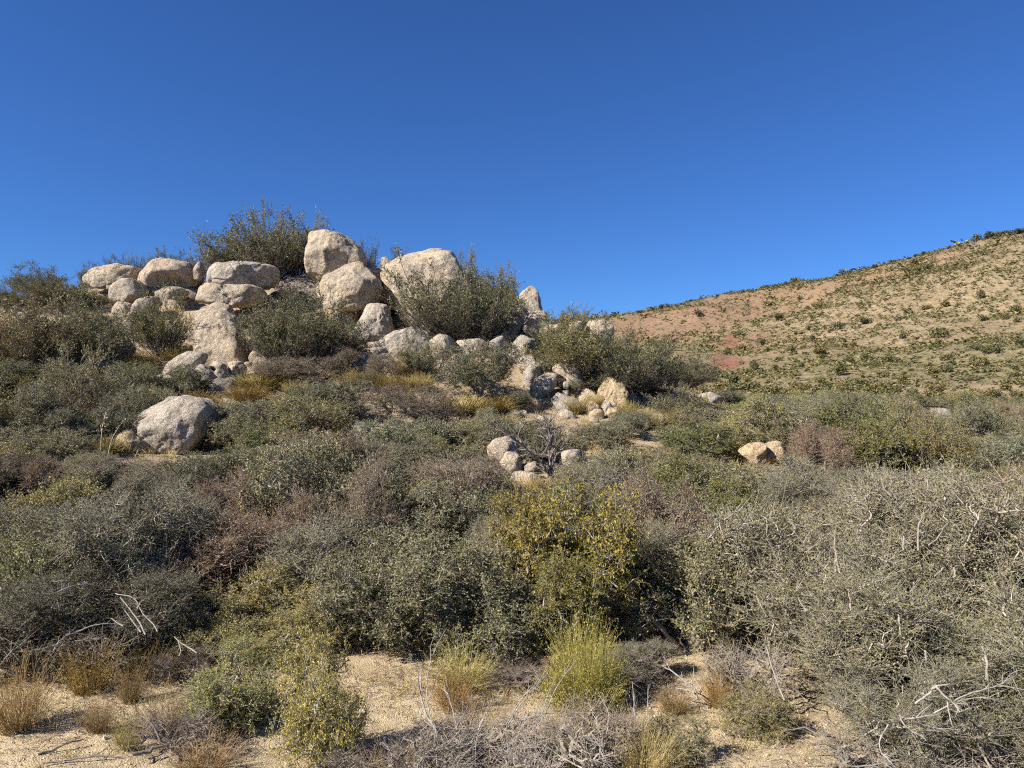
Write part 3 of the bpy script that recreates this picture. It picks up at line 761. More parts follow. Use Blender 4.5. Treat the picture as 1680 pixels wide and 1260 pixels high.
def broom(seed, W, H, N1=46, N2=9, N3=7, curve=0.35, ang=0.95, r=0.010, ll=0.035, lw=0.012, lv=5, twl=0.28, base_r=0.06, leafy=0.25, fan=0.42):
    """vase-shaped shrub: many ascending stems, ascending side shoots, leaves on the upper shoots"""
    rng = np.random.default_rng(seed)
    def shoots(B, D, L, k, c):
        pts = [B]; d = D
        for i in range(k):
            d = unit(d + np.array([[0, 0, c / k]]) + rng.normal(size=d.shape) * 0.10)
            pts.append(pts[-1] + d * (L / k)[:, None])
        return np.stack(pts, axis=1)          # (n, k+1, 3)
    az = rng.uniform(0, 2 * math.pi, N1); th = np.sqrt(rng.uniform(0, 1, N1)) * ang
    D = np.stack([np.sin(th) * np.cos(az), np.sin(th) * np.sin(az), np.cos(th)], axis=1)
    B = np.stack([np.cos(az) * base_r * W, np.sin(az) * base_r * W, np.zeros(N1)], axis=1) * rng.uniform(.2, 1.2, (N1, 1))
    ell = 1 / np.sqrt((np.sin(th) / (W * 0.5)) ** 2 + (np.cos(th) / H) ** 2)
    lump = 1 + 0.16 * np.sin(az * 3 + seed) * np.sin(th * 5 + seed)
    L1 = ell * rng.uniform(0.55, 0.95, N1) * lump
    S1 = shoots(B, D, L1, 6, curve)
    parts = []
    rad = np.linspace(1, 0.35, 7)
    for i in range(6):
        parts.append((*tubes(S1[:, i], S1[:, i + 1], r * rad[i], r * rad[i + 1], 4), 0.5))
    def child(S, M_, L, lo, f, c, k=3):
        n = len(S) * M_
        idx = np.repeat(np.arange(len(S)), M_)
        t = rng.uniform(lo, 1.0, n) * (S.shape[1] - 1)
        i0 = np.minimum(t.astype(int), S.shape[1] - 2); fr = (t - i0)[:, None]
        b = S[idx, i0] * (1 - fr) + S[idx, i0 + 1] * fr
        tan = unit(S[idx, i0 + 1] - S[idx, i0])
        d = unit(tan + rand_dir(rng, n) * f + np.array([[0, 0, 0.12]]))
        return shoots(b, d, np.full(n, L) * rng.uniform(.5, 1.3, n), k, c)
    S2 = child(S1, N2, twl * 1.7, 0.22, fan * 1.5, 0.2, 4)
    for i in range(4): parts.append((*tubes(S2[:, i], S2[:, i + 1], r * (.42 - .08 * i), r * (.34 - .08 * i), 3), 0.5))
    S3 = child(S2, N3, twl, 0.1, fan * 1.7, 0.1, 2)
    S3 = S3[S3[:, :, 2].min(axis=1) > 0.01]
    for i in range(2): parts.append((*tubes(S3[:, i], S3[:, i + 1], r * (.2 - .06 * i), r * (.14 - .06 * i), 3), 0.5))
    BV, BF, BR = join(parts)
    S3 = S3[rng.uniform(0, 1, len(S3)) < np.clip((S3[:, 2, 2] / H - leafy) * 3 + 0.35, 0.08, 1)]
    n = len(S3); k = np.repeat(np.arange(n), lv)
    t = rng.uniform(0.1, 2.0, len(k)); i0 = np.minimum(t.astype(int), 1); fr = (t - i0)[:, None]
    C = S3[k, i0] * (1 - fr) + S3[k, i0 + 1] * fr + rng.normal(size=(len(k), 3)) * 0.006
    tan = unit(S3[k, i0 + 1] - S3[k, i0])
    Dl = unit(tan + rand_dir(rng, len(k)) * 0.8)
    Nn = unit(rand_dir(rng, len(k)) + np.array([[0, 0, 0.4]]))
    s = rng.uniform(.6, 1.35, len(k))
    LV, LF = leaves(C, Dl, Nn, ll * s, lw * s, rng)
    rr = np.clip(0.5 * rng.uniform(0, 1, n)[k] + 0.5 * rng.uniform(0, 1, len(k)), 0, 1)
    return (BV, BF, BR), (LV, [LF], np.repeat(rr, 4))

def fan_stems(seed, W, H, n, k=4, r=0.0022, ang=0.8, flower=0.0, branch=2, curl=0.25, lo=0.45):
    """fine-stemmed clump: every stem a thin tapering tube or blade"""
    rng = np.random.default_rng(seed)
    az = rng.uniform(0, 2 * math.pi, n); th = np.sqrt(rng.uniform(0, 1, n)) * ang
    D = np.stack([np.sin(th) * np.cos(az), np.sin(th) * np.sin(az), np.cos(th)], axis=1)
    B = np.stack([np.cos(az), np.sin(az), np.zeros(n)], axis=1) * (rng.uniform(0, 1, n) ** .6 * 0.13 * W)[:, None]
    ell = 1 / np.sqrt((np.sin(th) / (W * 0.5)) ** 2 + (np.cos(th) / H) ** 2)
    L = ell * rng.uniform(lo, 1.05, n)
    pts = [B]; d = D
    for i in range(k):
        d = unit(d + rng.normal(size=d.shape) * curl / k * 1.2)
        pts.append(pts[-1] + d * (L / k)[:, None])
    parts = []; rnd = rng.uniform(0, 1, n)
    rad = np.linspace(1, .35, k + 1) * r
    for i in range(k):
        v, f = tubes(pts[i], pts[i + 1], rad[i], rad[i + 1], 3); parts.append((v, f, np.repeat(rnd, 6)))
    for _ in range(branch):
        i = rng.integers(1, k, n)
        b = np.stack(pts, axis=1)[np.arange(n), i]; b2 = np.stack(pts, axis=1)[np.arange(n), i + 1]
        dd = unit(unit(b2 - b) + rand_dir(rng, n) * 0.5)
        e = b + dd * (L * rng.uniform(.15, .4, n))[:, None]
        v, f = tubes(b, e, r * .6, r * .25, 3); parts.append((v, f, np.repeat(rnd, 6)))
        if flower > 0:
            m = rng.integers(2, 5)
            kk = np.repeat(np.arange(n), m)
            C = e[kk] + rng.normal(size=(len(kk), 3)) * flower * .7
            v, f = leaves(C, rand_dir(rng, len(kk)), rand_dir(rng, len(kk)) + np.array([[0, 0, .5]]), flower * rng.uniform(.6, 1.3, len(kk)), flower * .6, rng)
            parts.append((v, f, np.repeat(np.clip(rnd[kk] + .25, 0, 1), 4)))
    return join(parts)

PROTO = {}
def proto(kind, W, H, br, fo, bm, fm):
    b = mesh_np(kind + "_branches", br[0], br[1], br[2]); b.materials.append(M[bm])
    f = mesh_np(kind + "_foliage", fo[0], fo[1], fo[2], smooth=False); f.materials.append(M[fm])
    PROTO.setdefault(kind, []).append((b, f))
    co = fo[0]
    PROTO.setdefault(kind + "#", []).append((np.percentile(np.abs(co[:, :2]), 97.5) * 2.0, np.percentile(co[:, 2], 99.3)))

def proto1(kind, arr, fm):
    f = mesh_np(kind, arr[0], arr[1], arr[2], smooth=False); f.materials.append(M[fm])
    PROTO.setdefault(kind, []).append((None, f))
    co = arr[0]
    PROTO.setdefault(kind + "#", []).append((np.percentile(np.abs(co[:, :2]), 96) * 2.0, np.percentile(co[:, 2], 98.5)))

for s, nl in enumerate((14, 18, 23, 28)):
    proto('oak', 2, 1.5, *bushy(10 + s, 2.2, (1.8, 1.5, 1.6, 1.4)[s], nl, 560, 8, 7, 0.14, 6, 0.029, 0.020), 'bark_grey', 'oak_leaf')
for s in range(2):
    proto('yoak', 2, 1.5, *bushy(20 + s, 2.2, 1.7, 15, 440, 7, 7, 0.14, 6, 0.030, 0.021), 'bark_grey', 'yoak_leaf')
for s in range(3):
    proto('vase', 3, 2.5, *broom(30 + s, 3.2, 2.6, 60, 10, 8, 0.25, 1.15, 0.015, 0.050, 0.022, 6, 0.24, fan=0.55), 'bark_dark', 'vase_leaf')
for s in range(3):
    proto('twig', 2.4, 2, *bushy(40 + s, 2.5, 2.0, 20, 640, 9, 8, 0.22, 7, 0.022, 0.0145, 0.0052, 0.5, 0.0028, spread=1.05), 'bark_grey', 'twig_leaf')
for s in range(2):
    proto('brown', 1.8, 1.3, *bushy(50 + s, 2.0, 1.4, 19, 560, 9, 8, 0.17, 4, 0.019, 0.012, 0.0045, 0.4, 0.0026), 'bark_purple', 'brown_leaf')
for s in range(2):
    br, fo = bushy(110 + s, 1.5, 0.8, 16, 260, 9, 4, 0.22, 1, 0.012, 0.008, 0.0058, 0.3, 0.0026)
    proto1('dead', br, 'dead_twig')
for s in range(2):
    proto('olive', 1.1, 1.0, *bushy(64 + s, 1.15, 1.05, 28, 560, 8, 7, 0.10, 7, 0.017, 0.0095, 0.0030, 0.5, 0.0016, lbias=0.3, zlo=0.10), 'bark_grey', 'olive_leaf')
proto1('rabbit', fan_stems(70, 1.0, 0.8, 1500, 4, 0.0020, 1.35, 0.017, 3, 0.7, lo=0.7), 'rabbit_leaf')
for s in range(2):
    proto1('buck', fan_stems(80 + s, 0.6, 0.5, 260, 4, 0.0016, 0.85, 0.009, 3, 0.5), 'buck_leaf')
for s in range(2):
    proto1('grass', fan_stems(90 + s, 0.9, 0.42, 650, 3, 0.0032, 0.95, 0.0, 1, 0.5), 'grass')

# ------------------------------------------------------------------ placing plants
NAMES = dict(oak=("scrub_oak", "shrub"), yoak=("yellow_oak", "shrub"), vase=("mahogany_shrub", "shrub"), twig=("twiggy_shrub", "shrub"),
             brown=("dry_shrub", "shrub"), olive=("olive_shrub", "shrub"), rabbit=("rabbitbrush", "shrub"), dead=("dead_bush", "dead bush"), buck=("buckwheat", "plant"), grass=("grass_clump", "grass"))
prng = random.Random(5)
PLACED = []
def put(kind, X, Y, w, h, label, tint=(1, 1, 1), group=None, rz=None, var=None, btint=None, dy=None, sink=0.03):
    vs = PROTO[kind]; v = prng.randrange(len(vs)) if var is None else var % len(vs)
    W0, H0 = PROTO[kind + "#"][v]
    z = hz(X, Y) - sink
    nm, cat = NAMES[kind]
    sx = w / W0; sz = h / H0
    rot = prng.uniform(0, 6.28) if rz is None else rz
    b, f = vs[v]
    sc = (sx, sx if dy is None else dy / W0, sz)
    if b is None:
        o = bpy.data.objects.new(nm, f); link(o)
    else:
        o = bpy.data.objects.new(nm, None); link(o); o.empty_display_size = 0.2
        ob = link(bpy.data.objects.new("branches", b), o); ob.color = (*(btint or (1, 1, 1)), 1)
        of = link(bpy.data.objects.new("foliage", f), o); of.color = (*tint, 1)
    o.location = (X, Y, z); o.scale = sc; o.rotation_euler = (0, 0, rot)
    o.color = (*tint, 1)
    tag(o, label, cat, group)
    PLACED.append((X, Y, w, h))
    return o

# where the foot of a shrub shows in the photograph: (px, top) -> py of its foot
FOOT = {(300, 598): 652, (225, 592): 652, (245, 632): 705, (560, 622): 692, (512, 626): 690, (680, 630): 716, (480, 584): 628, (785, 560): 652, (628, 582): 632, (686, 545): 622,
        (462, 472): 596, (520, 482): 602, (735, 425): 565, (930, 512): 632, (1030, 528): 652, (1075, 560): 648, (110, 470): 605, (40, 500): 625, (268, 465): 600, (128, 565): 692, (60, 590): 645,
        (985, 690): 738, (1030, 672): 718, (1112, 628): 692, (1160, 668): 722, (1130, 690): 750, (840, 682): 752, (900, 690): 765, (405, 655): 738, (430, 690): 750, (195, 668): 732, (110, 665): 735,
        (70, 700): 765, (15, 655): 705, (730, 690): 735, (560, 570): 618, (340, 690): 735, (432, 712): 755, (20, 540): 620, (90, 525): 615, (165, 555): 605, (75, 600): 655, (470, 500): 605, (1000, 590): 650, (1065, 600): 652, (590, 600): 640,
        (850, 640): 672, (935, 620): 645}
def sh(kind, px, top, wpx, Y, label, tint=(1, 1, 1), group=None, **kw):
    foot = FOOT.get((px, top)) or (top + 30 if kind == 'grass' else None)
    if foot:
        P = hit_near(px, foot)
        if P is not None: Y = P[1]
    T = at(px, top, Y); g = hz(T[0], Y)
    h = T[2] - g
    if kind == 'grass': h = max(h, 0.34 + 0.1 * prng.random())
    if h < 0.12 or h > 5: print("HEIGHT?", kind, px, top, Y, round(h, 2), label)
    return put(kind, T[0], Y, wpx * Y / F_PX, max(h, 0.15), label, tint, group, **kw)

# tints
N_ = (1, 1, 1); DK = (.72, .76, .72); BL = (.85, .95, 1.0); OL = (1.15, 1.08, .72); BR = (1.1, .95, .82); LT = (1.25, 1.22, 1.15); GY = (1.12, 1.08, 1.05); RD = (1.15, .85, .78)

# --- the boulder mound
sh('vase', 432, 345, 175, 32.0, "tallest bushy shrub rising above the flat-topped boulder on the skyline", N_, var=0)
sh('vase', 375, 376, 90, 32.4, "shrub at the left flank of the tallest skyline shrub", N_, var=1)
sh('vase', 490, 352, 90, 32.6, "shrub squeezed between tallest skyline shrub and topmost boulder", GY, var=2)
sh('vase', 436, 330, 50, 33.0, "sparse upright branch tuft sticking highest above the mound", GY, var=1)
sh('vase', 462, 472, 140, 26.2, "vase-shaped shrub right of the long pale slab", N_, var=1)
sh('vase', 520, 482, 150, 25.9, "dark dense shrub left of the upright wedge boulder", DK, var=2)
sh('vase', 735, 425, 190, 27.0, "broad vase-shaped shrub covering the right side of the broad slab", N_, var=0)
sh('vase', 808, 448, 110, 28.4, "shrub behind the broad vase-shaped shrub, towards the jutting boulder", N_, var=1)
sh('vase', 768, 412, 60, 30.6, "thin airy shrub on the skyline just right of the broad slab", GY, var=2)
sh('vase', 822, 432, 62, 31.0, "thin leaning shrub on the skyline left of the jutting boulder", GY, var=0)
sh('vase', 930, 512, 130, 27.2, "shrub above the boulder chain on the right mound slope", OL, var=2)
sh('vase', 1030, 528, 160, 26.0, "large dark shrub behind the big yellowish pointed boulder", DK, var=0)
sh('vase', 1075, 560, 110, 26.8, "dark shrub at the right foot of the mound", DK, var=1)
sh('vase', 1125, 580, 110, 31.0, "shrub on the right shoulder of the mound by the red hillside strip", DK, var=2)
sh('vase', 940, 500, 60, 33.0, "hazy shrub top on the skyline right of the jutting boulder", GY, var=0)
sh('vase', 110, 470, 190, 26.5, "wide grey-green shrub covering the left end of the mound", GY, var=1)
sh('vase', 40, 500, 150, 25.8, "shrub with reddish dry leaves at the far left of the mound", RD, var=2)
sh('vase', 165, 500, 110, 27.4, "shrub between the left end shrub and the rubble rocks", DK, var=0)
sh('vase', 60, 432, 90, 33.0, "dark skyline shrub above the left end of the mound", DK, var=1)
sh('vase', 10, 468, 60, 33.5, "blurred skyline shrub at the left edge", DK, var=2)
sh('vase', 264, 465, 96, 25.8, "gnarled dark-stemmed shrub below the hollow skyline boulder", (1, .98, .8), var=1)
sh('vase', 128, 565, 130, 21.4, "sparse grey shrub with pale stems below the left end of the mound", GY, var=2, btint=(2.6, 2.5, 2.4))
sh('oak', 60, 590, 110, 22.4, "dark green bush on the left slope above the sandy patch", DK)
for px, top, w, Y, t, lab in [(100, 458, 120, 29.6, N_, "shrub on the left shoulder under the skyline"), (28, 478, 100, 29.4, DK, "dark shrub on the left shoulder at the picture edge"), (155, 472, 80, 29.8, GY, "grey shrub left of the rounded grey skyline boulder"), (20, 540, 120, 24.2, GY, "grey shrub at the left edge below the reddish one"), (90, 525, 150, 24.6, N_, "bushy shrub right of the left-edge grey shrub"), (165, 555, 80, 24.0, DK, "dark shrub beside the dark rounded boulder"),
                              (75, 600, 100, 22.6, OL, "olive shrub above the sandy patch at left"), (470, 500, 110, 25.4, N_, "vase-shaped shrub in front of the dark dense shrub"),
                              (770, 470, 120, 26.2, DK, "dark lower half shrub below the broad vase-shaped one"), (860, 545, 70, 26.4, DK, "dark shrub in the shade above the sharp-edged boulder"), (905, 530, 80, 26.6, GY, "grey shrub left of the shrub above the boulder chain"),
                              (985, 545, 110, 26.2, OL, "olive shrub left of the large dark mound shrub"), (1000, 590, 110, 24.8, DK, "dark shrub right behind the tan upright boulder"), (1065, 600, 100, 24.8, DK, "dark shrub low at the right foot of the mound"), (590, 600, 70, 24.4, BR, "brownish shrub at the sandy trail's upper end"),
                              (560, 545, 70, 25.6, DK, "dark shrub left of the upright wedge boulder's foot"), (330, 455, 40, 31.4, N_, "small shrub in the gap left of the flat-topped boulder")]:
    sh('vase', px, top, w, Y, lab, t)
for q, (px, top, w, lab) in enumerate([(145, 428, 22, "small dark tuft on the left skyline, leftmost of the small row"), (180, 418, 28, "round dark tuft behind the flat stepped skyline boulder"), (207, 412, 18, "narrow tuft behind the flat stepped skyline boulder"),
                                       (229, 420, 16, "narrow dark shrub in the cleft between two skyline boulders"), (262, 408, 34, "shrub top behind the hollow skyline boulder, left one"), (288, 406, 36, "shrub top behind the hollow skyline boulder, right one"),
                                       (322, 418, 30, "faint twiggy shrub left of the tallest skyline shrub"), (600, 388, 30, "small shrub on the skyline right of the topmost boulder"), (536, 362, 20, "tiny tuft peeking over the topmost boulder"), (655, 404, 30, "tiny tuft peeking over the broad slab")]):
    sh('vase', px, top, w * 1.3, 32.8 + 0.1 * q, lab, DK if q % 2 else N_)
sh('oak', 785, 560, 125, 22.6, "dark round oak bush left of the boulder chain", DK, var=0)
sh('vase', 686, 545, 70, 24.6, "upright shrub in front of the low boulder at the slab's foot", N_, var=1)
sh('brown', 628, 582, 56, 23.8, "small brown bush beside the sandy trail", N_)
sh('oak', 300, 598, 84, 21.6, "dark rounded bush in front of the curved boulder", DK, var=1)
sh('oak', 225, 592, 76, 22.4, "green bush left of the finger-shaped boulder", (.85, .92, .75), var=2)
sh('oak', 245, 632, 90, 20.6, "grey-green bush above the big lone pale boulder", N_)
sh('oak', 560, 622, 96, 20.4, "dark green bush in the middle, left of a wide brownish bush", DK, var=2)
sh('oak', 512, 626, 64, 20.8, "bluish-grey bush left of the dark green middle bush", BL, var=0)
sh('brown', 680, 630, 175, 19.8, "wide low brownish-grey bush above the grass strip", (1.0, 1.02, .95), dy=1.8)
sh('brown', 480, 584, 120, 24.2, "grey-brown bush among the pale boulders at mound foot", (.85, .88, .85))
sh('brown', 560, 570, 70, 25.0, "brownish shrub in front of the dark dense shrub", (.8, .82, .78))
sh('oak', 850, 640, 60, 22.6, "small dark bush under the rounded block of the chain", DK)
sh('oak', 935, 620, 50, 23.2, "little bush on the chain right of the tan upright boulder", N_)
sh('oak', 985, 690, 100, 19.6, "dark grey bush below the small pointed pale rock", N_)
sh('oak', 1030, 672, 80, 20.4, "bluish-grey bush below the big yellowish boulder", BL)
sh('vase', 1112, 628, 90, 24.6, "grey bush left of the long flat slab", GY, var=1)
sh('oak', 1160, 668, 110, 23.0, "grey bush in front of the long flat slab", N_)
sh('yoak', 1130, 690, 140, 17.6, "rounded olive-green bush above the thicket, right of centre", (.72, .8, .9), var=0)
sh('oak', 840, 682, 130, 18.6, "grey bush between grass strip and bare tree", N_)
sh('oak', 900, 690, 110, 18.0, "dark bush behind the bare leafless tree", DK)
sh('oak', 730, 690, 90, 18.2, "small bush at the end of the grass strip", OL)
sh('oak', 405, 655, 150, 17.6, "large grey-green bush right of the big lone pale boulder", (.95, 1, .95), var=0, dy=1.9)
sh('oak', 340, 690, 50, 17.0, "small dark bush hugging the big lone pale boulder", DK)
sh('oak', 430, 690, 110, 16.6, "green bush below the large grey-green bush", (1, 1.05, .8))
sh('yoak', 432, 712, 76, 15.6, "small yellow-green bush right of the big lone pale boulder", (.72, .85, .8), var=1)
sh('oak', 195, 668, 90, 18.4, "dark bush left of the big lone pale boulder", DK)
sh('oak', 110, 665, 110, 19.0, "bush below the sandy patch at left", N_)
sh('oak', 70, 700, 150, 16.8, "grey bush on the left slope above the thicket", N_)
sh('oak', 15, 655, 60, 19.5, "bush at the left edge beside the sandy patch", BR)
# --- right of the mound
for px, top, w, Y, k, t, lab in [
    (1200, 640, 90, 34, 'oak', DK, "dark bush on the flat right of the mound"), (1255, 648, 100, 27, 'olive', (1.0, 1.4, .9), "bright green feathery bush at the hill foot, left one"),
    (1335, 640, 80, 27, 'olive', (1.0, 1.4, .9), "bright green feathery bush at the hill foot, right one"), (1240, 690, 130, 20, 'oak', DK, "dark grey bush above the split tan boulder"),
    (1180, 690, 100, 22, 'twig', N_, "grey twiggy bush left of the split tan boulder"), (1350, 694, 105, 15.6, 'brown', (1.35, 1.05, .85), "brownish bush right of the split tan boulder"),
    (1375, 690, 60, 22, 'twig', LT, "pale leafless bush right of the brownish bush"), (1400, 670, 120, 30, 'oak', N_, "bush at the foot of the far hill"),
    (1450, 688, 125, 15.4, 'yoak', (.86, .84, .95), "olive-brown oak on the right, left one of the pair"), (1535, 694, 120, 15.2, 'yoak', (.9, .76, .85), "olive-brown oak on the right, right one of the pair"),
    (1600, 672, 120, 27, 'oak', DK, "dark bush behind the pale stalks at right"), (1655, 685, 90, 26, 'oak', N_, "grey bush near the right edge below the hill"),
    (1645, 715, 150, 15, 'oak', BL, "grey-green bush at the right edge below the pale stalks"), (1670, 655, 50, 40, 'oak', DK, "dark bush at the right edge on the hill foot"),
    (1318, 735, 70, 17.4, 'oak', N_, "small bush hiding the right end of the split tan boulder"), (1350, 740, 60, 17, 'rabbit', (.8, .8, .8), "yellowish low bush right of the split tan boulder"),
    (1480, 660, 130, 40, 'oak', N_, "bush on the flat in front of the far hill"), (1560, 662, 100, 42, 'oak', DK, "dark bush on the flat in front of the far hill"),
    (1215, 662, 80, 28, 'oak', N_, "bush right of the long flat slab"), (1290, 665, 80, 38, 'twig', N_, "grey bush on the flat beyond the split boulder")]:
    sh(k, px, top, w, Y, lab, t)
# --- dry grass clumps on the mound and in clearings
for i, (px, top, w, Y, lab) in enumerate([
    (230, 578, 66, 23.4, "yellow grass clump left of the finger-shaped boulder"), (292, 568, 44, 24.6, "yellow grass clump under the gnarled shrub"), (425, 612, 80, 22.6, "largest yellow grass clump right of the hook-shaped boulder"),
    (405, 630, 60, 21.8, "yellow grass clump at the lower edge of the largest clump"), (488, 624, 46, 22.2, "yellow grass clump right of the largest clump"), (450, 604, 50, 23.6, "yellow grass clump behind the largest clump"),
    (668, 586, 46, 23.9, "orange grass clump by the sandy trail"), (690, 612, 40, 23.4, "grass clump above the right flat slab"), (755, 648, 80, 21.6, "wide yellow grass patch left of the low broad boulder"),
    (810, 648, 60, 22.2, "yellow grass patch against the low broad boulder"), (700, 702, 90, 18.9, "left end of the yellow grass strip below the brownish bush"), (745, 704, 70, 19.0, "right end of the yellow grass strip below the brownish bush"),
    (650, 615, 40, 22.9, "grass clump between the two flat slabs"), (30, 676, 60, 19.6, "grass clump at the lower left sandy patch"), (60, 620, 50, 21.6, "grass clump above the sandy patch at left"), (75, 638, 40, 21.0, "grass clump in the sandy patch at left"),
    (150, 702, 44, 16.9, "grass clump near the pale stalks at left"), (172, 716, 50, 16.6, "grass clump left of the small yellowish boulder"), (328, 640, 50, 21.5, "grass clump left of the rock beneath the hook-shaped boulder"),
    (945, 650, 40, 22.6, "yellow grass left of the big yellowish boulder"), (1030, 658, 36, 22.4, "yellow grass at the right foot of the big yellowish boulder"), (975, 645, 30, 23.0, "yellow grass above the small boulder"),
    (1060, 672, 44, 22.6, "orange-tan grass below the flat pale rock"), (1305, 735, 60, 18.2, "dry grass by the split tan boulder"), (870, 790, 60, 14.8, "dry grass by the bare tree's foot"), (1110, 668, 40, 24, "dry grass left of the long flat slab"),
    (620, 612, 36, 23.5, "small grass clump in the sandy trail"), (580, 612, 40, 23.4, "small grass clump left of the sandy trail"), (260, 640, 40, 21.2, "grass clump above the big lone pale boulder")]):
    sh('grass', px, top, w, Y, lab, N_ if i % 3 else (1.02, .92, .8))

# --- thicket: distinct shrubs first
sh('oak', 690, 866, 260, 9.3, "big dense grey-green oak at the centre front, left of the yellow oak", (1.0, 1.02, .98), var=0)
sh('oak', 790, 930, 210, 8.9, "dark grey-green oak at the foot of the yellow oak", (.88, .92, .88), var=1)
sh('oak', 605, 905, 190, 9.2, "grey-green oak behind the tall olive bush in front", N_, var=2)
sh('yoak', 965, 790, 225, 9.3, "largest yellow-leaved oak at the centre", (1.27, 1.07, .82), var=0)
sh('yoak', 862, 803, 125, 9.7, "left lobe yellow oak beside the largest yellow-leaved oak", (1.27, 1.05, .82), var=1)
sh('yoak', 935, 905, 130, 8.7, "low yellow-orange oak below the largest yellow-leaved oak", (1.05, .97, .85), var=1)
sh('oak', 1130, 885, 220, 9.1, "grey-green oak right of the largest yellow-leaved oak", (1.05, 1.02, .95), var=1)
sh('twig', 1100, 850, 140, 10.2, "grey twiggy bush tucked right behind the yellow oak", LT)
sh('olive', 345, 985, 120, 8.9, "yellowish-olive bush left of the broad mound of olive bushes", (1.35, 1.3, 1.2), var=1)
sh('olive', 415, 940, 140, 9.3, "yellowish-olive bush forming the top left of the broad olive mound", (1.4, 1.32, 1.15), var=0)
sh('olive', 490, 922, 150, 9.4, "yellowish-olive bush forming the crest of the broad olive mound", (1.45, 1.35, 1.15), var=1)
sh('olive', 550, 965, 120, 9.1, "yellowish-olive bush at the right side of the broad olive mound", (1.3, 1.25, 1.1), var=0)
sh('olive', 440, 1000, 130, 8.7, "yellowish-olive bush low in front of the broad olive mound", (1.25, 1.22, 1.0), var=1)
sh('oak', 90, 850, 240, 9.9, "dark olive bush at the left edge of the thicket", (.9, .95, .7), var=2)
sh('twig', 215, 800, 200, 11.0, "grey twiggy bush left of the reddish-purple bush", N_, var=0)
sh('twig', 90, 930, 220, 8.8, "dark leafless bush above the bleached branches at left", (.75, .75, .72), var=1, btint=(.6, .6, .6))
sh('twig', 240, 930, 190, 9.0, "dark twiggy bush left of the broad yellowish-olive bush", (.8, .8, .75), var=2, btint=(.65, .65, .65))
sh('brown', 305, 790, 130, 12.0, "reddish-purple leafless bush at left", (1.0, .8, .85), var=0)
sh('brown', 440, 760, 200, 12.6, "pinkish-brown dry bush left of centre", (1.15, 1.0, .95), var=1)
sh('brown', 510, 800, 170, 11.4, "tan-leaved dry bush above the broad yellowish-olive bush", (1.15, 1.1, .95), var=0)
sh('oak', 610, 775, 170, 11.8, "grey oak in the middle of the thicket", N_, var=1)
sh('oak', 750, 785, 180, 11.6, "grey oak left of the yellow oak's crown", N_, var=2)
sh('twig', 800, 845, 120, 10.4, "pale twiggy bush against the left side of the yellow oak", LT, var=1)
# right-hand twiggy giants
sh('twig', 1330, 800, 330, 9.2, "big grey twiggy shrub at right, left one of the tall group", GY, var=0, btint=(1.18, 1.16, 1.12))
sh('twig', 1520, 770, 360, 9.0, "tallest grey twiggy shrub at right", GY, var=1, btint=(1.18, 1.16, 1.12))
sh('twig', 1660, 800, 300, 8.8, "grey twiggy shrub at the right edge, upper one", N_, var=2, btint=(1.18, 1.16, 1.12))
sh('twig', 1390, 930, 290, 7.6, "grey-green twiggy shrub at lower right, its left side over the gravel", (1.0, 1.0, .85), var=2, btint=(1.18, 1.16, 1.12))
sh('twig', 1580, 920, 380, 7.3, "big grey-green twiggy shrub filling the lower right corner", (.95, .97, .8), var=0, btint=(1.18, 1.16, 1.12))
sh('twig', 1640, 1040, 270, 6.5, "grey-green twiggy shrub at the very bottom right corner", (.9, .95, .8), var=1)
sh('twig', 1490, 1085, 230, 6.4, "low twiggy shrub at the bottom edge left of the corner shrub", (.9, .93, .8), var=2)
sh('oak', 1230, 830, 160, 10.4, "green-brown bush behind the pale bent branch", (1.0, 1.05, .8), var=0)
sh('yoak', 1190, 790, 150, 11.6, "olive oak right of the largest yellow-leaved oak, further back", (.78, .8, .95), var=1)
sh('brown', 1660, 760, 140, 12.0, "rust-tinged bush at the right edge of the thicket", (1.3, 1.05, .8), var=0)

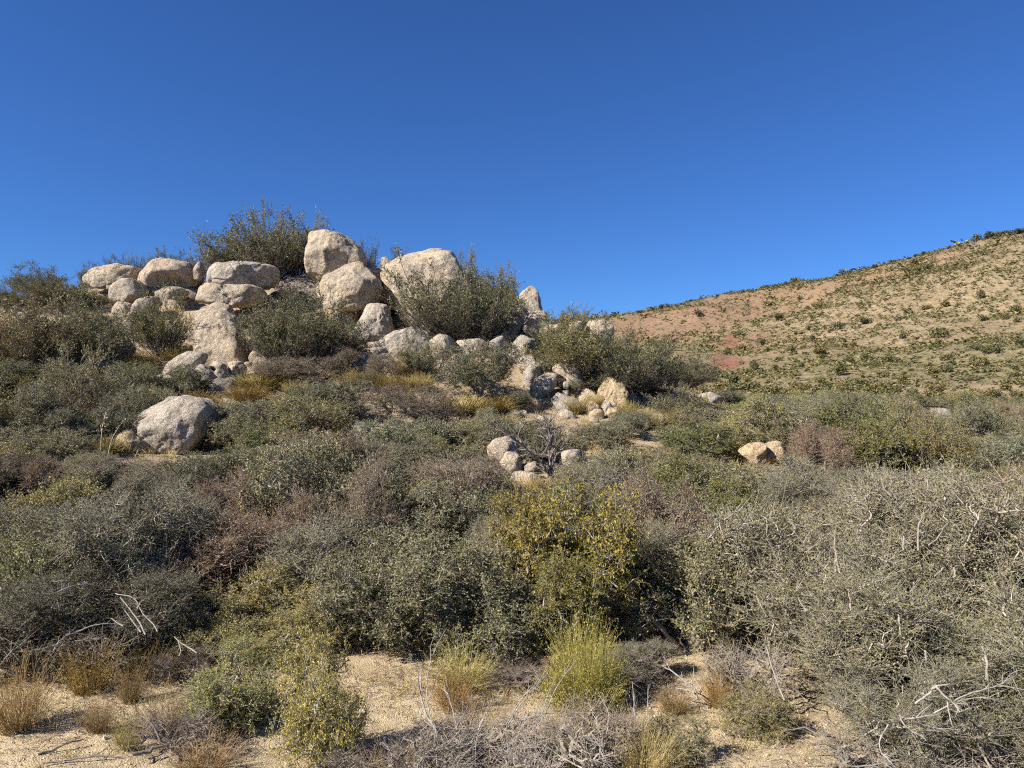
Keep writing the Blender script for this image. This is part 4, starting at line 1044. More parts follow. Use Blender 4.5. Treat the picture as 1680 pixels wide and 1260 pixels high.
# --- thicket: the rest, filled row by row
LIM = [(-200, 700), (0, 705), (120, 718), (200, 735), (230, 742), (345, 732), (400, 722), (470, 700), (560, 700), (640, 712), (700, 726), (770, 742), (800, 790), (900, 800), (950, 745), (1060, 722), (1200, 745), (1215, 768), (1300, 765), (1330, 745), (1400, 735), (1560, 745), (1680, 735), (1900, 735)]
lx = [a for a, b in LIM]; ly = [b for a, b in LIM]
ZL = [(300, "left"), (620, "left of centre"), (1000, "middle"), (1300, "right of centre"), (9999, "right")]
KL = dict(oak="grey-green leafy bush", twig="grey twiggy half-bare bush", brown="dry brownish bush", yoak="olive-yellow bush", olive="small-leaved olive bush")
CLEAR = [(330, 925, 70, 26)]
frng = random.Random(11); AUTO = list(RUB)
for Yr in (10.4, 11.3, 12.3, 13.4, 14.6, 15.8, 17.0):
    px = -150 + frng.uniform(0, 60)
    while px < 1830:
        w = frng.uniform(1.1, 2.1)
        wp = w * F_PX / Yr
        Y = Yr + frng.uniform(-.4, .4)
        x = (px - 840) / F_PX * Y
        g = hz(x, Y)
        bx, by = to_px((x, Y, g))
        lim = np.interp(px, lx, ly) + frng.uniform(0, 34)
        htop = at(px, lim, Y)[2] - g
        h = min(frng.uniform(.85, 1.85), htop)
        ok = h > 0.45 and not any(abs(bx - c[0]) < c[2] + wp * .3 and abs(by - c[1]) < c[3] + 8 for c in CLEAR)
        if ok and any((x - a) ** 2 + (Y - b) ** 2 < (0.20 * (w + w2)) ** 2 for a, b, w2, h2 in PLACED): ok = False
        if ok and any((x - C[0]) ** 2 + (Y - C[1]) ** 2 < (w * .45 + r * .7) ** 2 for C, r, *_ in ROCKS): ok = False
        if ok:
            u = frng.random()
            if px < 320: kind = 'oak' if u < .4 else 'twig' if u < .75 else 'brown'
            elif px < 620: kind = 'oak' if u < .55 else 'brown' if u < .82 else 'twig'
            elif px < 1000: kind = 'oak' if u < .6 else 'twig' if u < .85 else 'brown'
            elif px < 1300: kind = 'oak' if u < .5 else 'twig' if u < .82 else 'yoak' if u < .92 else 'brown'
            else: kind = 'twig' if u < .45 else 'oak' if u < .85 else 'yoak'
            tn = frng.choice([N_, DK, GY, BR, LT, OL, N_]); kk = frng.uniform(.72, 1.3); tn = tuple(c * kk for c in tn)
            if kind == 'yoak': tn = (.72, .75, .85)
            zone = [z for lim_, z in ZL if px < lim_][0]
            depth = "front" if Y < 12.3 else "back"
            lab = f"{KL[kind]} in the {depth} thicket, {zone}"
            AUTO.append((lab, px, put(kind, x, Y, w * 1.1, h, lab, tn, lab.replace(KL[kind], KL[kind] + " group"))))
        px += wp * frng.uniform(.46, .72)

# --- low scrub filling the slope between the boulders
GRASSY = [(725, 712, 80, 12), (40, 645, 50, 24), (605, 598, 32, 24), (430, 625, 60, 22), (490, 632, 25, 14), (230, 592, 40, 14), (785, 660, 70, 12), (1010, 690, 40, 12), (1060, 680, 40, 14), (160, 735, 40, 12)]
SL = [(250, "on the left slope"), (560, "below the left-hand boulders"), (860, "on the middle slope"), (1180, "below the boulder chain"), (1420, "on the flat right of the mound"), (9999, "on the flat at far right")]
for Yr in (16.6, 17.6, 18.6, 19.6, 20.6, 21.6, 22.6, 23.6, 24.8, 26.2, 28, 30.5, 33.5, 37, 41, 46):
    px = -120 + frng.uniform(0, 60)
    while px < 1820:
        w = frng.uniform(1.0, 2.1) * (1.0 if Yr < 27 else 1.5); wp = w * F_PX / Yr
        Y = Yr + frng.uniform(-.5, .5); x = (px - 840) / F_PX * Y; g = hz(x, Y)
        bx, by = to_px((x, Y, g))
        h = frng.uniform(.75, 1.75) * (1.0 if Yr < 27 else 1.1)
        ty = by - h * F_PX / Y
        ok = not (Yr > 26.5 and px < 1100) and ty > (560 if px < 1100 else 640)
        if ok and any(abs(bx - c[0]) < c[2] and abs(by - c[1]) < c[3] for c in GRASSY): ok = False
        if ok and any((x - a) ** 2 + (Y - b) ** 2 < (0.19 * (w + w2)) ** 2 for a, b, w2, h2 in PLACED): ok = False
        if ok:
            for C, r, x0, x1, y0, y1 in ROCKS:
                if (x - C[0]) ** 2 + (Y - C[1]) ** 2 < (w * .3 + r * .8) ** 2: ok = False; break
                if Y < C[1]:
                    ov = max(0, min(x1, bx + wp * .45) - max(x0, bx - wp * .45)) * max(0, min(y1, by) - max(y0, ty))
                    if ov > .22 * (x1 - x0) * (y1 - y0): ok = False; break
        if ok:
            u = frng.random(); kind = 'oak' if u < .6 else 'brown' if u < .72 else 'twig' if u < .82 else 'yoak' if u < .9 else 'olive'
            tn = frng.choice([N_, DK, GY, BR, OL, N_, BL]); kk = frng.uniform(.72, 1.3); tn = tuple(c * kk for c in tn)
            if kind == 'yoak': tn = (.62, .68, .85)
            zone = [z for lim_, z in SL if px < lim_][0]
            lab = f"{KL[kind].replace('bush', 'low bush')} {zone}"
            AUTO.append((lab, px, put(kind, x, Y, w * 1.1, h, lab, tn, "low scrub " + zone)))
        px += wp * frng.uniform(.4, .65)
ORD = ["leftmost", "second from left", "third from left", "fourth from left", "fifth from left", "sixth from left", "seventh from left", "eighth from left", "ninth from left"]
byl = {}
for lab, px, o in AUTO: byl.setdefault(lab, []).append((px, o))
for lab, L in byl.items():
    L.sort(key=lambda t: t[0])
    if len(L) > 1:
        for i, (px, o) in enumerate(L): o["label"] = lab + ", " + (ORD[i] if i < len(ORD) and i < len(L) - 1 else "rightmost" if i == len(L) - 1 else f"{i + 1}th from left")

# --- foreground plants on the gravel
sh('olive', 378, 1055, 152, 7.15, "rounded olive-green bush standing alone on the gravel, left", (1.1, 1.2, .95), var=1)
sh('olive', 525, 1042, 150, 6.3, "tall yellowish-olive bush at the bottom, left of centre", (1.5, 1.42, .95), var=0)
sh('rabbit', 960, 1034, 122, 7.6, "bright yellow-green rabbitbrush dome on the gravel", N_)
sh('buck', 30, 1082, 100, 6.95, "rusty-tan clump at the left edge of the gravel", (1.12, 1.08, 1.0), var=0)
sh('buck', 145, 1048, 90, 7.9, "rusty-yellow clump below the bleached branches", (1.1, 1.12, .85), var=1)
sh('buck', 215, 1083, 48, 7.6, "little rusty tuft right of the rusty-yellow clump", N_, var=0)
sh('buck', 160, 1136, 54, 6.9, "little brownish tuft in the middle of the left gravel", (.9, .85, .9), var=1)
sh('buck', 275, 1126, 84, 6.9, "pale greyish-brown wispy tuft left of the olive-green bush", (1.0, 1.05, 1.3), var=0)
sh('buck', 212, 1170, 52, 6.5, "yellow tuft beside the fallen grey log", (1.1, 1.3, .8), var=1)
sh('buck', 160, 962, 64, 8.9, "upright rust-orange clump among bleached branches", (1.2, 1.02, .98), var=0)
sh('buck', 255, 1042, 100, 8.3, "dark brown low bush behind the left gravel", (.55, .55, .5), var=1)
sh('buck', 40, 1012, 90, 8.6, "dull yellow clump at the left edge behind the gravel", (.8, .85, .5), var=0)
sh('buck', 755, 1055, 110, 8.0, "yellowish clump behind the rust-orange clump, centre", (1.05, 1.25, .9), var=1)
sh('buck', 742, 1095, 70, 7.4, "rust-orange clump on the gravel at the centre", (1.12, .98, .88), var=0)
sh('buck', 1180, 1082, 60, 7.5, "upright rust-orange clump at the right end of the gravel", (1.15, 1.02, .82), var=1)
sh('buck', 1105, 1118, 60, 7.4, "small rusty tuft below the pale snapped stem", (.9, .85, .8), var=0)
sh('buck', 1060, 1190, 100, 6.2, "tall dry yellow tuft at the bottom, right of centre", (1.2, 1.3, 1.2), var=1)
sh('buck', 930, 1170, 80, 6.3, "yellowish tuft among the bleached twigs at the bottom", (1.0, 1.1, .8), var=0)
sh('buck', 750, 1150, 90, 6.7, "brown wispy tuft behind the bleached dead bush", (.75, .7, .75), var=1)
sh('buck', 640, 1215, 110, 6.0, "dry grey-brown tuft at the bottom edge right of the tall olive bush", (.9, .9, 1.1), var=0)
sh('buck', 340, 1200, 110, 6.25, "dry grey-brown tuft at the bottom, left of the tall olive bush", (.95, .9, 1.0), var=1)
sh('olive', 1110, 1165, 110, 6.5, "small half-dead leafy bush at the bottom right of centre", (1.0, .95, 1.1), var=1)
sh('olive', 1240, 1120, 120, 7.0, "olive-brown bush under the lower right twiggy shrub", (.9, .85, .8), var=0)
sh('twig', 1050, 1045, 110, 8.3, "grey twiggy bush right behind the rabbitbrush", N_, var=1)
sh('brown', 885, 1075, 70, 8.2, "reddish-brown tuft left of the rabbitbrush", (1.1, .8, .75), var=0)

for px, top, w, Y, lab, t in [(800, 1175, 190, 6.2, "grey mass of fine dead twigs at the bottom centre", (.85, .8, .75)), (900, 1185, 180, 6.0, "grey dead bush right of the fine twig mass at the bottom", (.9, .88, .86)), (700, 1195, 150, 6.05, "grey dead bush under the upright bare stems", (.8, .78, .76)),
                              (985, 1150, 150, 6.6, "brownish dead bush below the rabbitbrush", (.75, .68, .6)), (285, 1165, 120, 6.5, "purplish-grey dead bush above the fallen log", (.72, .66, .66)), (1440, 1190, 220, 6.3, "grey dead bush at the foot of the lower right shrub", (.8, .78, .74)),
                              (1590, 1150, 220, 6.4, "pale dead bush tangled in the lower right corner", (.85, .82, .76)), (1040, 1075, 120, 7.9, "dead twigs right of the rabbitbrush", (.8, .76, .7)), (60, 985, 190, 8.6, "grey dead bush at the left edge above the dull yellow clump", (.62, .58, .56)),
                              (190, 1010, 170, 8.5, "grey dead bush under the bleached branches at left", (.6, .56, .52)), (560, 1225, 120, 5.9, "grey dead twigs at the foot of the tall yellowish-olive bush", (.7, .66, .62)), (1230, 1060, 130, 7.4, "bare grey bush at the left side of the lower right shrub", (.85, .82, .78)),
                              (300, 1060, 90, 8.1, "dark dead bush behind the rounded olive-green bush", (.5, .46, .42)), (850, 1075, 120, 8.3, "dead twigs in the shade between oak and rabbitbrush", (.6, .56, .52))]:
    sh('dead', px, top, w, Y, lab, t)
# ------------------------------------------------------------------ dead wood
drng = np.random.default_rng(3)
def smooth_line(P, n):
    P = np.asarray(P, float); t = np.linspace(0, 1, len(P)); q = np.linspace(0, 1, n)
    out = np.stack([np.interp(q, t, P[:, k]) for k in range(3)], axis=1)
    for _ in range(2): out[1:-1] = (out[:-2] + 2 * out[1:-1] + out[2:]) / 4
    return out

def dead_wood(name, label, cat, origin_px, lines, mat='bleached', tint=(1, 1, 1), side=4, group=None, off=0.0, thin=.70):
    """lines: (pixel points, Y start, Y end, radius start, radius end); each one a branch of the same dead plant"""
    x, y, Y = origin_px; Y += off; o0 = at(x, y, Y)
    root = bpy.data.objects.new(name, None); link(root); root.location = o0; root.empty_display_size = .2
    tag(root, label, cat, group)
    for pts, Ya, Yb, ra, rb in lines:
        n = len(pts); ra, rb = ra * thin, rb * thin; Ya += off; Yb += off
        P = np.array([at(p[0], p[1], Ya + (Yb - Ya) * i / max(n - 1, 1)) for i, p in enumerate(pts)])
        P = smooth_line(P, max(6, n * 3)); P += drng.normal(size=P.shape) * ra * 0.35
        parts = [(*poly_tube(P, ra, rb, 6), .5)]
        L = np.linalg.norm(P[-1] - P[0])
        for _ in range(side):
            i = drng.integers(1, len(P) - 2); t = unit(P[i + 1] - P[i])
            d = unit(t + drng.normal(size=3) * .55 + np.array((0, 0, .15)))
            l = L * drng.uniform(.12, .38); mid = P[i] + d * l * .5 + drng.normal(size=3) * l * .08
            end = P[i] + d * l + drng.normal(size=3) * l * .16
            parts.append((*poly_tube(smooth_line([P[i], mid, end], 5), ra * .5, ra * .12, 4), .5))
        V, Fs, R = join(parts)
        me = mesh_np("branch", V - o0, Fs); me.materials.append(M[mat])
        b = link(bpy.data.objects.new("branch", me), root); b.color = (*tint, 1)
    return root

def z6(*p): return [(a / 3.5, 900 + b / 3.5) for a, b in p]
dead_wood("dead_branches", "bleached white dead branches arching at left behind the gravel, left bundle", "dead branches", (110, 1075, 8.6), [
    (z6((325, 255), (400, 215), (480, 205), (560, 215)), 8.5, 8.8, .012, .005), (z6((210, 262), (280, 268), (350, 285), (420, 300)), 8.4, 8.7, .009, .004),
    (z6((440, 480), (530, 440), (600, 430), (660, 440)), 8.3, 8.5, .012, .005), (z6((430, 530), (520, 520), (600, 515), (690, 545)), 8.2, 8.4, .011, .004),
    (z6((200, 585), (300, 560), (385, 560)), 8.1, 8.3, .011, .005), (z6((20, 640), (100, 560), (200, 520), (330, 450)), 8.2, 8.8, .011, .004), (z6((280, 300), (340, 340), (380, 360)), 8.5, 8.6, .008, .003),
    (z6((300, 600), (330, 540), (400, 480), (540, 500)), 8.2, 8.5, .010, .004)], off=-.5, tint=(.85, .82, .8), side=8)
dead_wood("dead_branches", "bleached white dead branches falling towards the gravel, right bundle", "dead branches", (250, 1070, 8.5), [
    (z6((690, 280), (740, 340), (800, 420), (835, 495)), 8.9, 8.4, .007, .014), (z6((660, 260), (740, 270), (790, 300), (792, 345)), 8.9, 8.6, .010, .005),
    (z6((715, 355), (770, 430), (810, 480)), 8.8, 8.5, .007, .011), (z6((790, 320), (830, 390), (880, 430), (905, 475)), 8.8, 8.4, .006, .011),
    (z6((1000, 505), (1040, 545), (1090, 570), (1130, 600)), 8.2, 8.0, .007, .012), (z6((1020, 520), (1040, 580), (1030, 620)), 8.2, 8.0, .006, .010), (z6((640, 400), (680, 430), (710, 445)), 8.7, 8.5, .006, .009)], off=-.5, tint=(.8, .78, .75), side=9)
def z8(*p): return [(640 + a / 5.25, 1020 + b / 5.25) for a, b in p]
dead_wood("dead_bush", "bleached dead bush with upright bare stems at the bottom centre", "dead bush", (745, 1255, 6.15), [
    (z8((540, 1240), (480, 1050), (380, 900), (290, 760), (262, 620), (270, 400), (250, 350)), 6.1, 6.5, .020, .004), (z8((500, 1220), (420, 1050), (370, 900), (330, 750), (310, 600), (330, 400), (380, 230)), 6.1, 6.4, .013, .003),
    (z8((520, 1260), (600, 1130), (700, 1040), (745, 960), (800, 840)), 6.1, 6.3, .022, .010), (z8((410, 1260), (390, 1060), (375, 920)), 6.0, 6.3, .010, .005),
    (z8((560, 1180), (575, 1050), (580, 920), (540, 760), (500, 600), (480, 460)), 6.1, 6.5, .010, .003), (z8((380, 1250), (300, 1130), (240, 1050)), 6.0, 6.3, .008, .004),
    (z8((470, 1240), (560, 1100), (660, 950), (590, 850), (550, 760)), 6.1, 6.5, .008, .003), (z8((150, 640), (210, 760), (320, 880), (420, 930)), 6.6, 6.3, .004, .009), (z8((740, 1250), (735, 1120), (750, 980), (790, 900)), 6.0, 6.2, .009, .004)], side=6)
dead_wood("dead_branches", "sprawling pale dead branches on the gravel at the bottom, right of the dead bush", "dead branches", (900, 1255, 6.2), [
    (z8((1680, 1230), (1500, 1110), (1340, 1000), (1200, 910), (1080, 840)), 6.0, 6.5, .018, .007), (z8((1650, 1260), (1450, 1150), (1250, 1010), (1150, 960)), 5.9, 6.4, .010, .004),
    (z8((900, 1060), (980, 930), (1100, 860), (1250, 820), (1400, 780)), 6.3, 6.6, .014, .006), (z8((870, 1080), (960, 960), (1080, 740), (1180, 600), (1300, 500), (1390, 430)), 6.3, 6.8, .009, .003),
    (z8((960, 1000), (1120, 700), (1280, 540), (1350, 380)), 6.3, 6.8, .007, .002), (z8((1280, 900), (1380, 700), (1430, 560), (1600, 330)), 6.3, 6.7, .008, .002), (z8((1300, 820), (1350, 650), (1430, 470)), 6.4, 6.7, .007, .002),
    (z8((830, 1040), (950, 1130), (1080, 1200), (1200, 1260)), 6.2, 5.9, .009, .005), (z8((1100, 1000), (1200, 1100), (1300, 1200), (1380, 1260)), 6.2, 5.9, .008, .004), (z8((1000, 1230), (1100, 1150), (1250, 1180), (1420, 1240)), 6.0, 6.0, .008, .004),
    (z8((760, 1150), (900, 1100), (1050, 1120), (1180, 1080)), 6.1, 6.3, .007, .003)], side=7)
def z9(*p): return [(780 + a / 3.5, 900 + b / 3.5) for a, b in p]
dead_wood("dead_sapling", "thin bare forked sapling at the bottom, right of the sprawling branches", "dead bush", (990, 1255, 6.1), [
    (z9((745, 1250), (730, 1150), (720, 1060), (680, 960), (650, 880)), 6.1, 6.4, .013, .004), (z9((735, 1140), (770, 1000), (760, 920), (700, 820)), 6.2, 6.4, .009, .003), (z9((915, 1010), (910, 880), (900, 760)), 6.4, 6.6, .008, .003),
    (z9((985, 960), (990, 860), (992, 780)), 6.5, 6.7, .006, .003), (z9((640, 1060), (690, 1130), (740, 1190)), 6.3, 6.1, .005, .008), (z9((740, 1160), (800, 1080), (860, 1020), (900, 1000)), 6.2, 6.4, .007, .003)], side=4)
dead_wood("snapped_stem", "thick pale snapped stem leaning left on the right gravel", "dead stem", (1142, 1146, 7.4), [
    (z9((1270, 860), (1255, 800), (1180, 740), (1120, 700), (1075, 670)), 7.4, 7.6, .020, .008), (z9((1262, 810), (1250, 740), (1255, 680)), 7.4, 7.5, .008, .003), (z9((1150, 800), (1210, 810), (1260, 830)), 7.5, 7.4, .010, .014), (z9((1120, 700), (1090, 640), (1070, 600)), 7.6, 7.7, .006, .002)], side=2)
dead_wood("fallen_log", "fallen grey log with broken twigs at the bottom left", "log", (290, 1225, 6.4), [
    (z6((760, 1190), (830, 1170), (900, 1140), (1000, 1110), (1090, 1085)), 6.2, 6.5, .024, .016), (z6((1000, 1130), (1050, 1080), (1150, 1080)), 6.4, 6.5, .015, .008), (z6((1010, 1180), (1060, 1130), (1130, 1110)), 6.3, 6.4, .010, .006),
    (z6((920, 1110), (880, 1010), (820, 960)), 6.4, 6.5, .014, .007), (z6((970, 1070), (940, 1030), (915, 1010)), 6.4, 6.5, .006, .003), (z6((250, 1235), (400, 1210), (560, 1190), (700, 1200)), 6.2, 6.3, .013, .008)], tint=(.62, .58, .55), side=3)
dead_wood("fallen_branch", "dark stick lying on the bottom left gravel", "stick", (90, 1225, 6.45), [(z6((215, 1185), (320, 1150), (400, 1110), (480, 1095)), 6.4, 6.6, .016, .008), (z6((280, 1190), (340, 1140), (380, 1120)), 6.4, 6.5, .006, .004)], mat='bark_dark', side=2)
def zb(*p): return [(1200 + a / 3.5, 900 + b / 3.5) for a, b in p]
dead_wood("dead_branches", "tangled bleached branches inside the lower right shrub", "dead branches", (1530, 1190, 6.5), [
    (zb((1060, 890), (1140, 830), (1160, 790), (1240, 780)), 6.4, 6.3, .012, .008), (zb((1180, 800), (1230, 850), (1290, 900), (1310, 940)), 6.3, 6.2, .013, .007), (zb((1000, 975), (1100, 968), (1180, 940), (1240, 900), (1350, 890)), 6.3, 6.3, .012, .005),
    (zb((965, 965), (1000, 1030), (1080, 1070), (1120, 1100)), 6.3, 6.2, .010, .006), (zb((1280, 870), (1400, 820), (1540, 790), (1600, 740), (1670, 730)), 6.3, 6.6, .010, .006), (zb((900, 1010), (850, 1090), (850, 1160), (900, 1210), (940, 1255)), 6.2, 6.0, .009, .005),
    (zb((1290, 880), (1420, 850), (1560, 870), (1660, 930)), 6.3, 6.4, .008, .004), (zb((640, 1245), (730, 1255), (840, 1235), (920, 1235)), 5.9, 6.0, .009, .006), (zb((1240, 880), (1250, 960), (1270, 1020)), 6.3, 6.2, .007, .004),
    (zb((170, 1130), (240, 1150), (340, 1150)), 6.5, 6.5, .008, .004), (zb((1040, 990), (1150, 1030), (1300, 1040)), 6.3, 6.3, .007, .003)], side=7, off=-.5)
dead_wood("dead_branches", "bare pale stems standing up through the tall right shrubs", "dead branches", (1480, 1120, 7.2), [
    (zb((200, 560), (225, 660), (260, 760), (305, 870)), 7.1, 6.9, .008, .013), (zb((1440, 560), (1465, 620), (1470, 760)), 7.0, 6.9, .014, .018), (zb((1115, 590), (1118, 640)), 7.0, 6.9, .013, .013), (zb((600, 20), (610, 90), (620, 140)), 8.1, 8.0, .009, .012),
    (zb((960, 380), (965, 440), (970, 500)), 7.4, 7.3, .009, .010), (zb((1165, 160), (1200, 130), (1215, 110)), 7.8, 7.8, .010, .008), (zb((140, 270), (180, 350)), 7.8, 7.7, .007, .009), (zb((380, 280), (430, 360)), 7.7, 7.6, .007, .009), (zb((830, 150), (880, 210), (940, 240)), 7.9, 7.8, .006, .009)], side=3, off=-.62, tint=(.85, .82, .76))
def zc(*p): return [(1200 + a / 3.5, 640 + b / 3.5) for a, b in p]
dead_wood("bare_branch", "pale bare branch curving up out of the thicket right of the yellow oak", "branch", (1161, 884, 9.3), [([(1161, 886), (1180, 862), (1200, 843), (1222, 834), (1232, 826)], 9.0, 9.3, .017, .007), ([(1205, 841), (1216, 826), (1218, 818)], 9.1, 9.2, .007, .003)], side=2)
dead_wood("dead_branches", "forked pale stems poking out of the tallest grey twiggy shrub", "dead branches", (1507, 905, 8.2), [
    (zc((1075, 920), (1072, 780), (1095, 740), (1110, 690)), 8.1, 8.3, .016, .007), (zc((1130, 890), (1190, 850), (1230, 760), (1320, 745)), 8.1, 8.3, .012, .005), (zc((600, 1060), (595, 930), (590, 810)), 8.2, 8.4, .012, .006), (zc((985, 920), (990, 840)), 8.1, 8.2, .014, .012),
    (zc((1090, 580), (1160, 640), (1180, 590)), 8.4, 8.5, .008, .004), (zc((410, 880), (460, 800)), 8.6, 8.7, .009, .005), (zc((860, 490), (870, 560), (920, 610)), 8.6, 8.5, .006, .009), (zc((1260, 570), (1330, 650)), 8.4, 8.3, .006, .009)], side=4, off=-.42, tint=(.88, .85, .8))
dead_wood("dead_branches", "white dry sticks lying in the thicket right of the pale bent branch", "dead branches", (1215, 905, 9.2), [([(1190, 892), (1205, 898), (1230, 910)], 9.1, 9.0, .009, .005), ([(1203, 892), (1215, 905), (1238, 914)], 9.1, 9.0, .008, .004)], side=3)
# bare tree, right of the dome-shaped boulder
def zt(*p): return [(820 + a / 5.6, 580 + b / 5.6) for a, b in p]
dead_wood("bare_tree", "bare leafless grey tree in front of the boulder slope, right of the dome-shaped boulder", "bare tree", (908, 800, 14.4), [
    (zt((500, 1240), (470, 1080), (462, 900), (458, 720), (462, 560)), 14.4, 14.6, .050, .014), (zt((490, 1180), (420, 1050), (330, 950), (230, 860), (130, 780), (40, 690)), 14.4, 14.0, .034, .008), (zt((470, 1060), (520, 930), (600, 820), (640, 740)), 14.4, 14.7, .026, .008),
    (zt((480, 1150), (440, 1100), (380, 1000), (300, 880), (200, 880)), 14.4, 14.8, .020, .007), (zt((462, 900), (420, 780), (380, 690), (350, 600)), 14.5, 14.3, .018, .006), (zt((460, 760), (520, 690), (600, 640)), 14.5, 14.9, .014, .005), (zt((500, 1220), (540, 1100), (580, 1000), (640, 940)), 14.4, 14.2, .020, .007)],
    mat='bleached', tint=(.8, .74, .7), side=46, thin=.62)
# dry flower stalks
def stalk(label, pts, Y, r=.011, leafy=True):
    o0 = at(*pts[0], Y); P = smooth_line([at(p[0], p[1], Y + .05 * i) for i, p in enumerate(pts)], 12)
    root = bpy.data.objects.new("flower_stalk", None); link(root); root.location = o0; tag(root, label, "stalk")
    V, Fc = poly_tube(P - o0, r, r * .5, 6); me = mesh_np("stem", V, [Fc]); me.materials.append(M['stalk']); link(bpy.data.objects.new("stem", me), root)
    k = np.repeat(np.arange(6, 12), 5); C = (P - o0)[k] + drng.normal(size=(30, 3)) * .015
    V, Fc = leaves(C, rand_dir(drng, 30) + np.array([[0, 0, .6]]), rand_dir(drng, 30), .07, .022, drng)
    me = mesh_np("seed_pods", V, [Fc]); me.materials.append(M['stalk']); link(bpy.data.objects.new("seed_pods", me), root)
stalk("straight pale flower stalk at left, left one of two", [(164, 755), (166, 720), (168, 700), (173, 680)], 15.2)
stalk("leaning pale flower stalk at left, right one of two", [(177, 758), (179, 735), (187, 712), (203, 690)], 15.2)
stalk("pale flower stalk at right beside the olive-brown oak, left one", [(1572, 712), (1577, 695), (1582, 684)], 20.2)
stalk("tallest pale flower stalk at right beside the olive-brown oak", [(1588, 728), (1587, 712), (1591, 698), (1593, 686)], 20.0)
stalk("thin pale flower stalk low in the right thicket", [(1648, 775), (1650, 760), (1652, 745)], 16.5, .010)

# ------------------------------------------------------------------ far hillside shrubs
hrng = np.random.default_rng(21)
def clump(seed, n, size):
    r = np.random.default_rng(seed)
    L = np.column_stack([r.normal(size=(5, 2)) * .28, r.uniform(.3, .62, 5)])
    k = r.integers(0, 5, n); d = rand_dir(r, n)
    C = L[k] + d * np.array([[.34, .34, .36]]) * (r.uniform(.2, 1, n) ** .4)[:, None]
    C[:, 2] = np.maximum(C[:, 2], .02)
    V, Fc = leaves(C, rand_dir(r, n), unit(d + np.array([[0, 0, .5]]) + rand_dir(r, n) * .6), size, size * .75, r)
    return V, Fc, np.repeat(r.uniform(0, 1, n), 4)
HM = []
for s in range(4):
    V, Fc, R = clump(300 + s, 420, .15); me = mesh_np("hill_shrub", V, [Fc], R, smooth=False); me.materials.append(M['hill_leaf']); HM.append(me)

def hill_shrub(P, r, h, label, group, tint):
    o = bpy.data.objects.new("hill_shrub", HM[hrng.integers(0, 4)]); link(o)
    o.location = (P[0], P[1], hz(P[0], P[1]) - .08); o.scale = (r, r, h); o.rotation_euler = (0, 0, hrng.uniform(0, 6.28)); o.color = (*tint, 1)
    tag(o, label, "shrub", group)

# dark ones that stand out
for px, py, w, h, lab in [
    (1613, 483, 12, 15, "lone dark round tree high on the right of the far hillside"), (1211, 548, 16, 12, "dark bush just right of the reddish hillside patches"), (1241, 600, 14, 15, "dark bush right of the red strip on the hillside"),
    (1146, 515, 14, 11, "dark bush below the skyline of the reddish hill part"), (1332, 556, 11, 13, "dark upright bush at mid height of the hillside"), (1375, 535, 13, 11, "dark bush at mid height of the hillside, right of the upright one"),
    (1250, 560, 12, 10, "small dark bush near the second red patch"), (1535, 545, 22, 18, "big grey-green bush in the middle of the right hillside"), (1420, 585, 10, 14, "dark upright bush low on the hillside"), (1560, 605, 22, 12, "rounded grey-green bush low on the right hillside"),
    (1595, 570, 20, 11, "rounded bush in the cluster on the right hillside, left"), (1630, 572, 24, 14, "rounded bush in the cluster on the right hillside, right"), (1310, 490, 9, 8, "tiny dark bush under the skyline, centre"), (1324, 538, 8, 9, "tiny dark bush above the upright bush"),
    (1480, 552, 11, 10, "dark bush left of the big grey-green hillside bush"), (1650, 520, 11, 9, "dark bush at right below the lone dark tree"), (1665, 525, 10, 9, "dark bush beside the right-edge hillside pair"), (1345, 575, 14, 10, "bush above the low hillside")]:
    P = hit(px, py + h / 2)
    if P is not None:
        s = P[1] / F_PX
        hill_shrub(P, w * s * 1.0, h * s * 1.15, lab, None, (.75, .85, .75))
# skyline ones
for qi, (px, w) in enumerate([(1010, 10), (1022, 8), (1050, 12), (1070, 14), (1085, 18), (1092, 14), (1118, 8), (1135, 9), (1150, 10), (1178, 14), (1220, 11), (1252, 13), (1265, 14), (1290, 13), (1298, 9), (1344, 7), (1375, 9), (1388, 13), (1425, 12), (1438, 9), (1455, 18), (1465, 16), (1490, 9), (1505, 12), (1518, 14), (1560, 18), (1574, 16), (1612, 13), (1628, 16), (1655, 20), (1668, 18), (1676, 22)]):
    for py in range(380, 560, 2):
        P = hit(px, py)
        if P is not None: break
    s = P[1] / F_PX
    w *= hrng.uniform(.4, 1.0); hill_shrub(P, w * s, w * s * hrng.uniform(.45, .85), f"dark shrub on the skyline crest of the far hill, number {qi + 1} from left", "shrubs along the far hill crest", (.6, .7, .65))
# scatter
N = 38000
X = hrng.uniform(-10, 330, N * 3); Yh = 62 + 398 * hrng.uniform(0, 1, N * 3) ** .85
ok = (X / Yh > 0.02) & (X / Yh < 0.80)
X, Yh = X[ok][:N], Yh[ok][:N]
Q = np.column_stack([X, Yh])
dens = 0.66 + 0.24 * fbm(Q, .05, 4, 5.0) + 0.25 * (Yh < 200)
red = np.zeros(len(Q))
for (px, py, Y, rx, ry) in ((1130, 530, 380, 50, 45), (1192, 590, 215, 9, 70), (1230, 515, 360, 40, 40)):
    c = at(px, py, Y); red += (((X - c[0]) / rx) ** 2 + ((Yh - c[1]) / ry) ** 2 < 1)
dens -= 0.33 * (red > 0)
ok = hrng.uniform(0, 1, len(Q)) < dens
Q = Q[ok]; Z = height(Q)
siz = hrng.lognormal(-0.1, .5, len(Q)) * (0.48 + 0.38 * np.clip((Q[:, 1] - 120) / 200, 0, 1)) * (1 + .5 * np.clip((260 - Q[:, 1]) / 160, 0, 1) * (hrng.uniform(0, 1, len(Q)) < .35))
app = siz / Q[:, 1]
fr = np.abs(Q[:, 0] / Q[:, 1]) < .70
order = np.argsort(-app * fr)
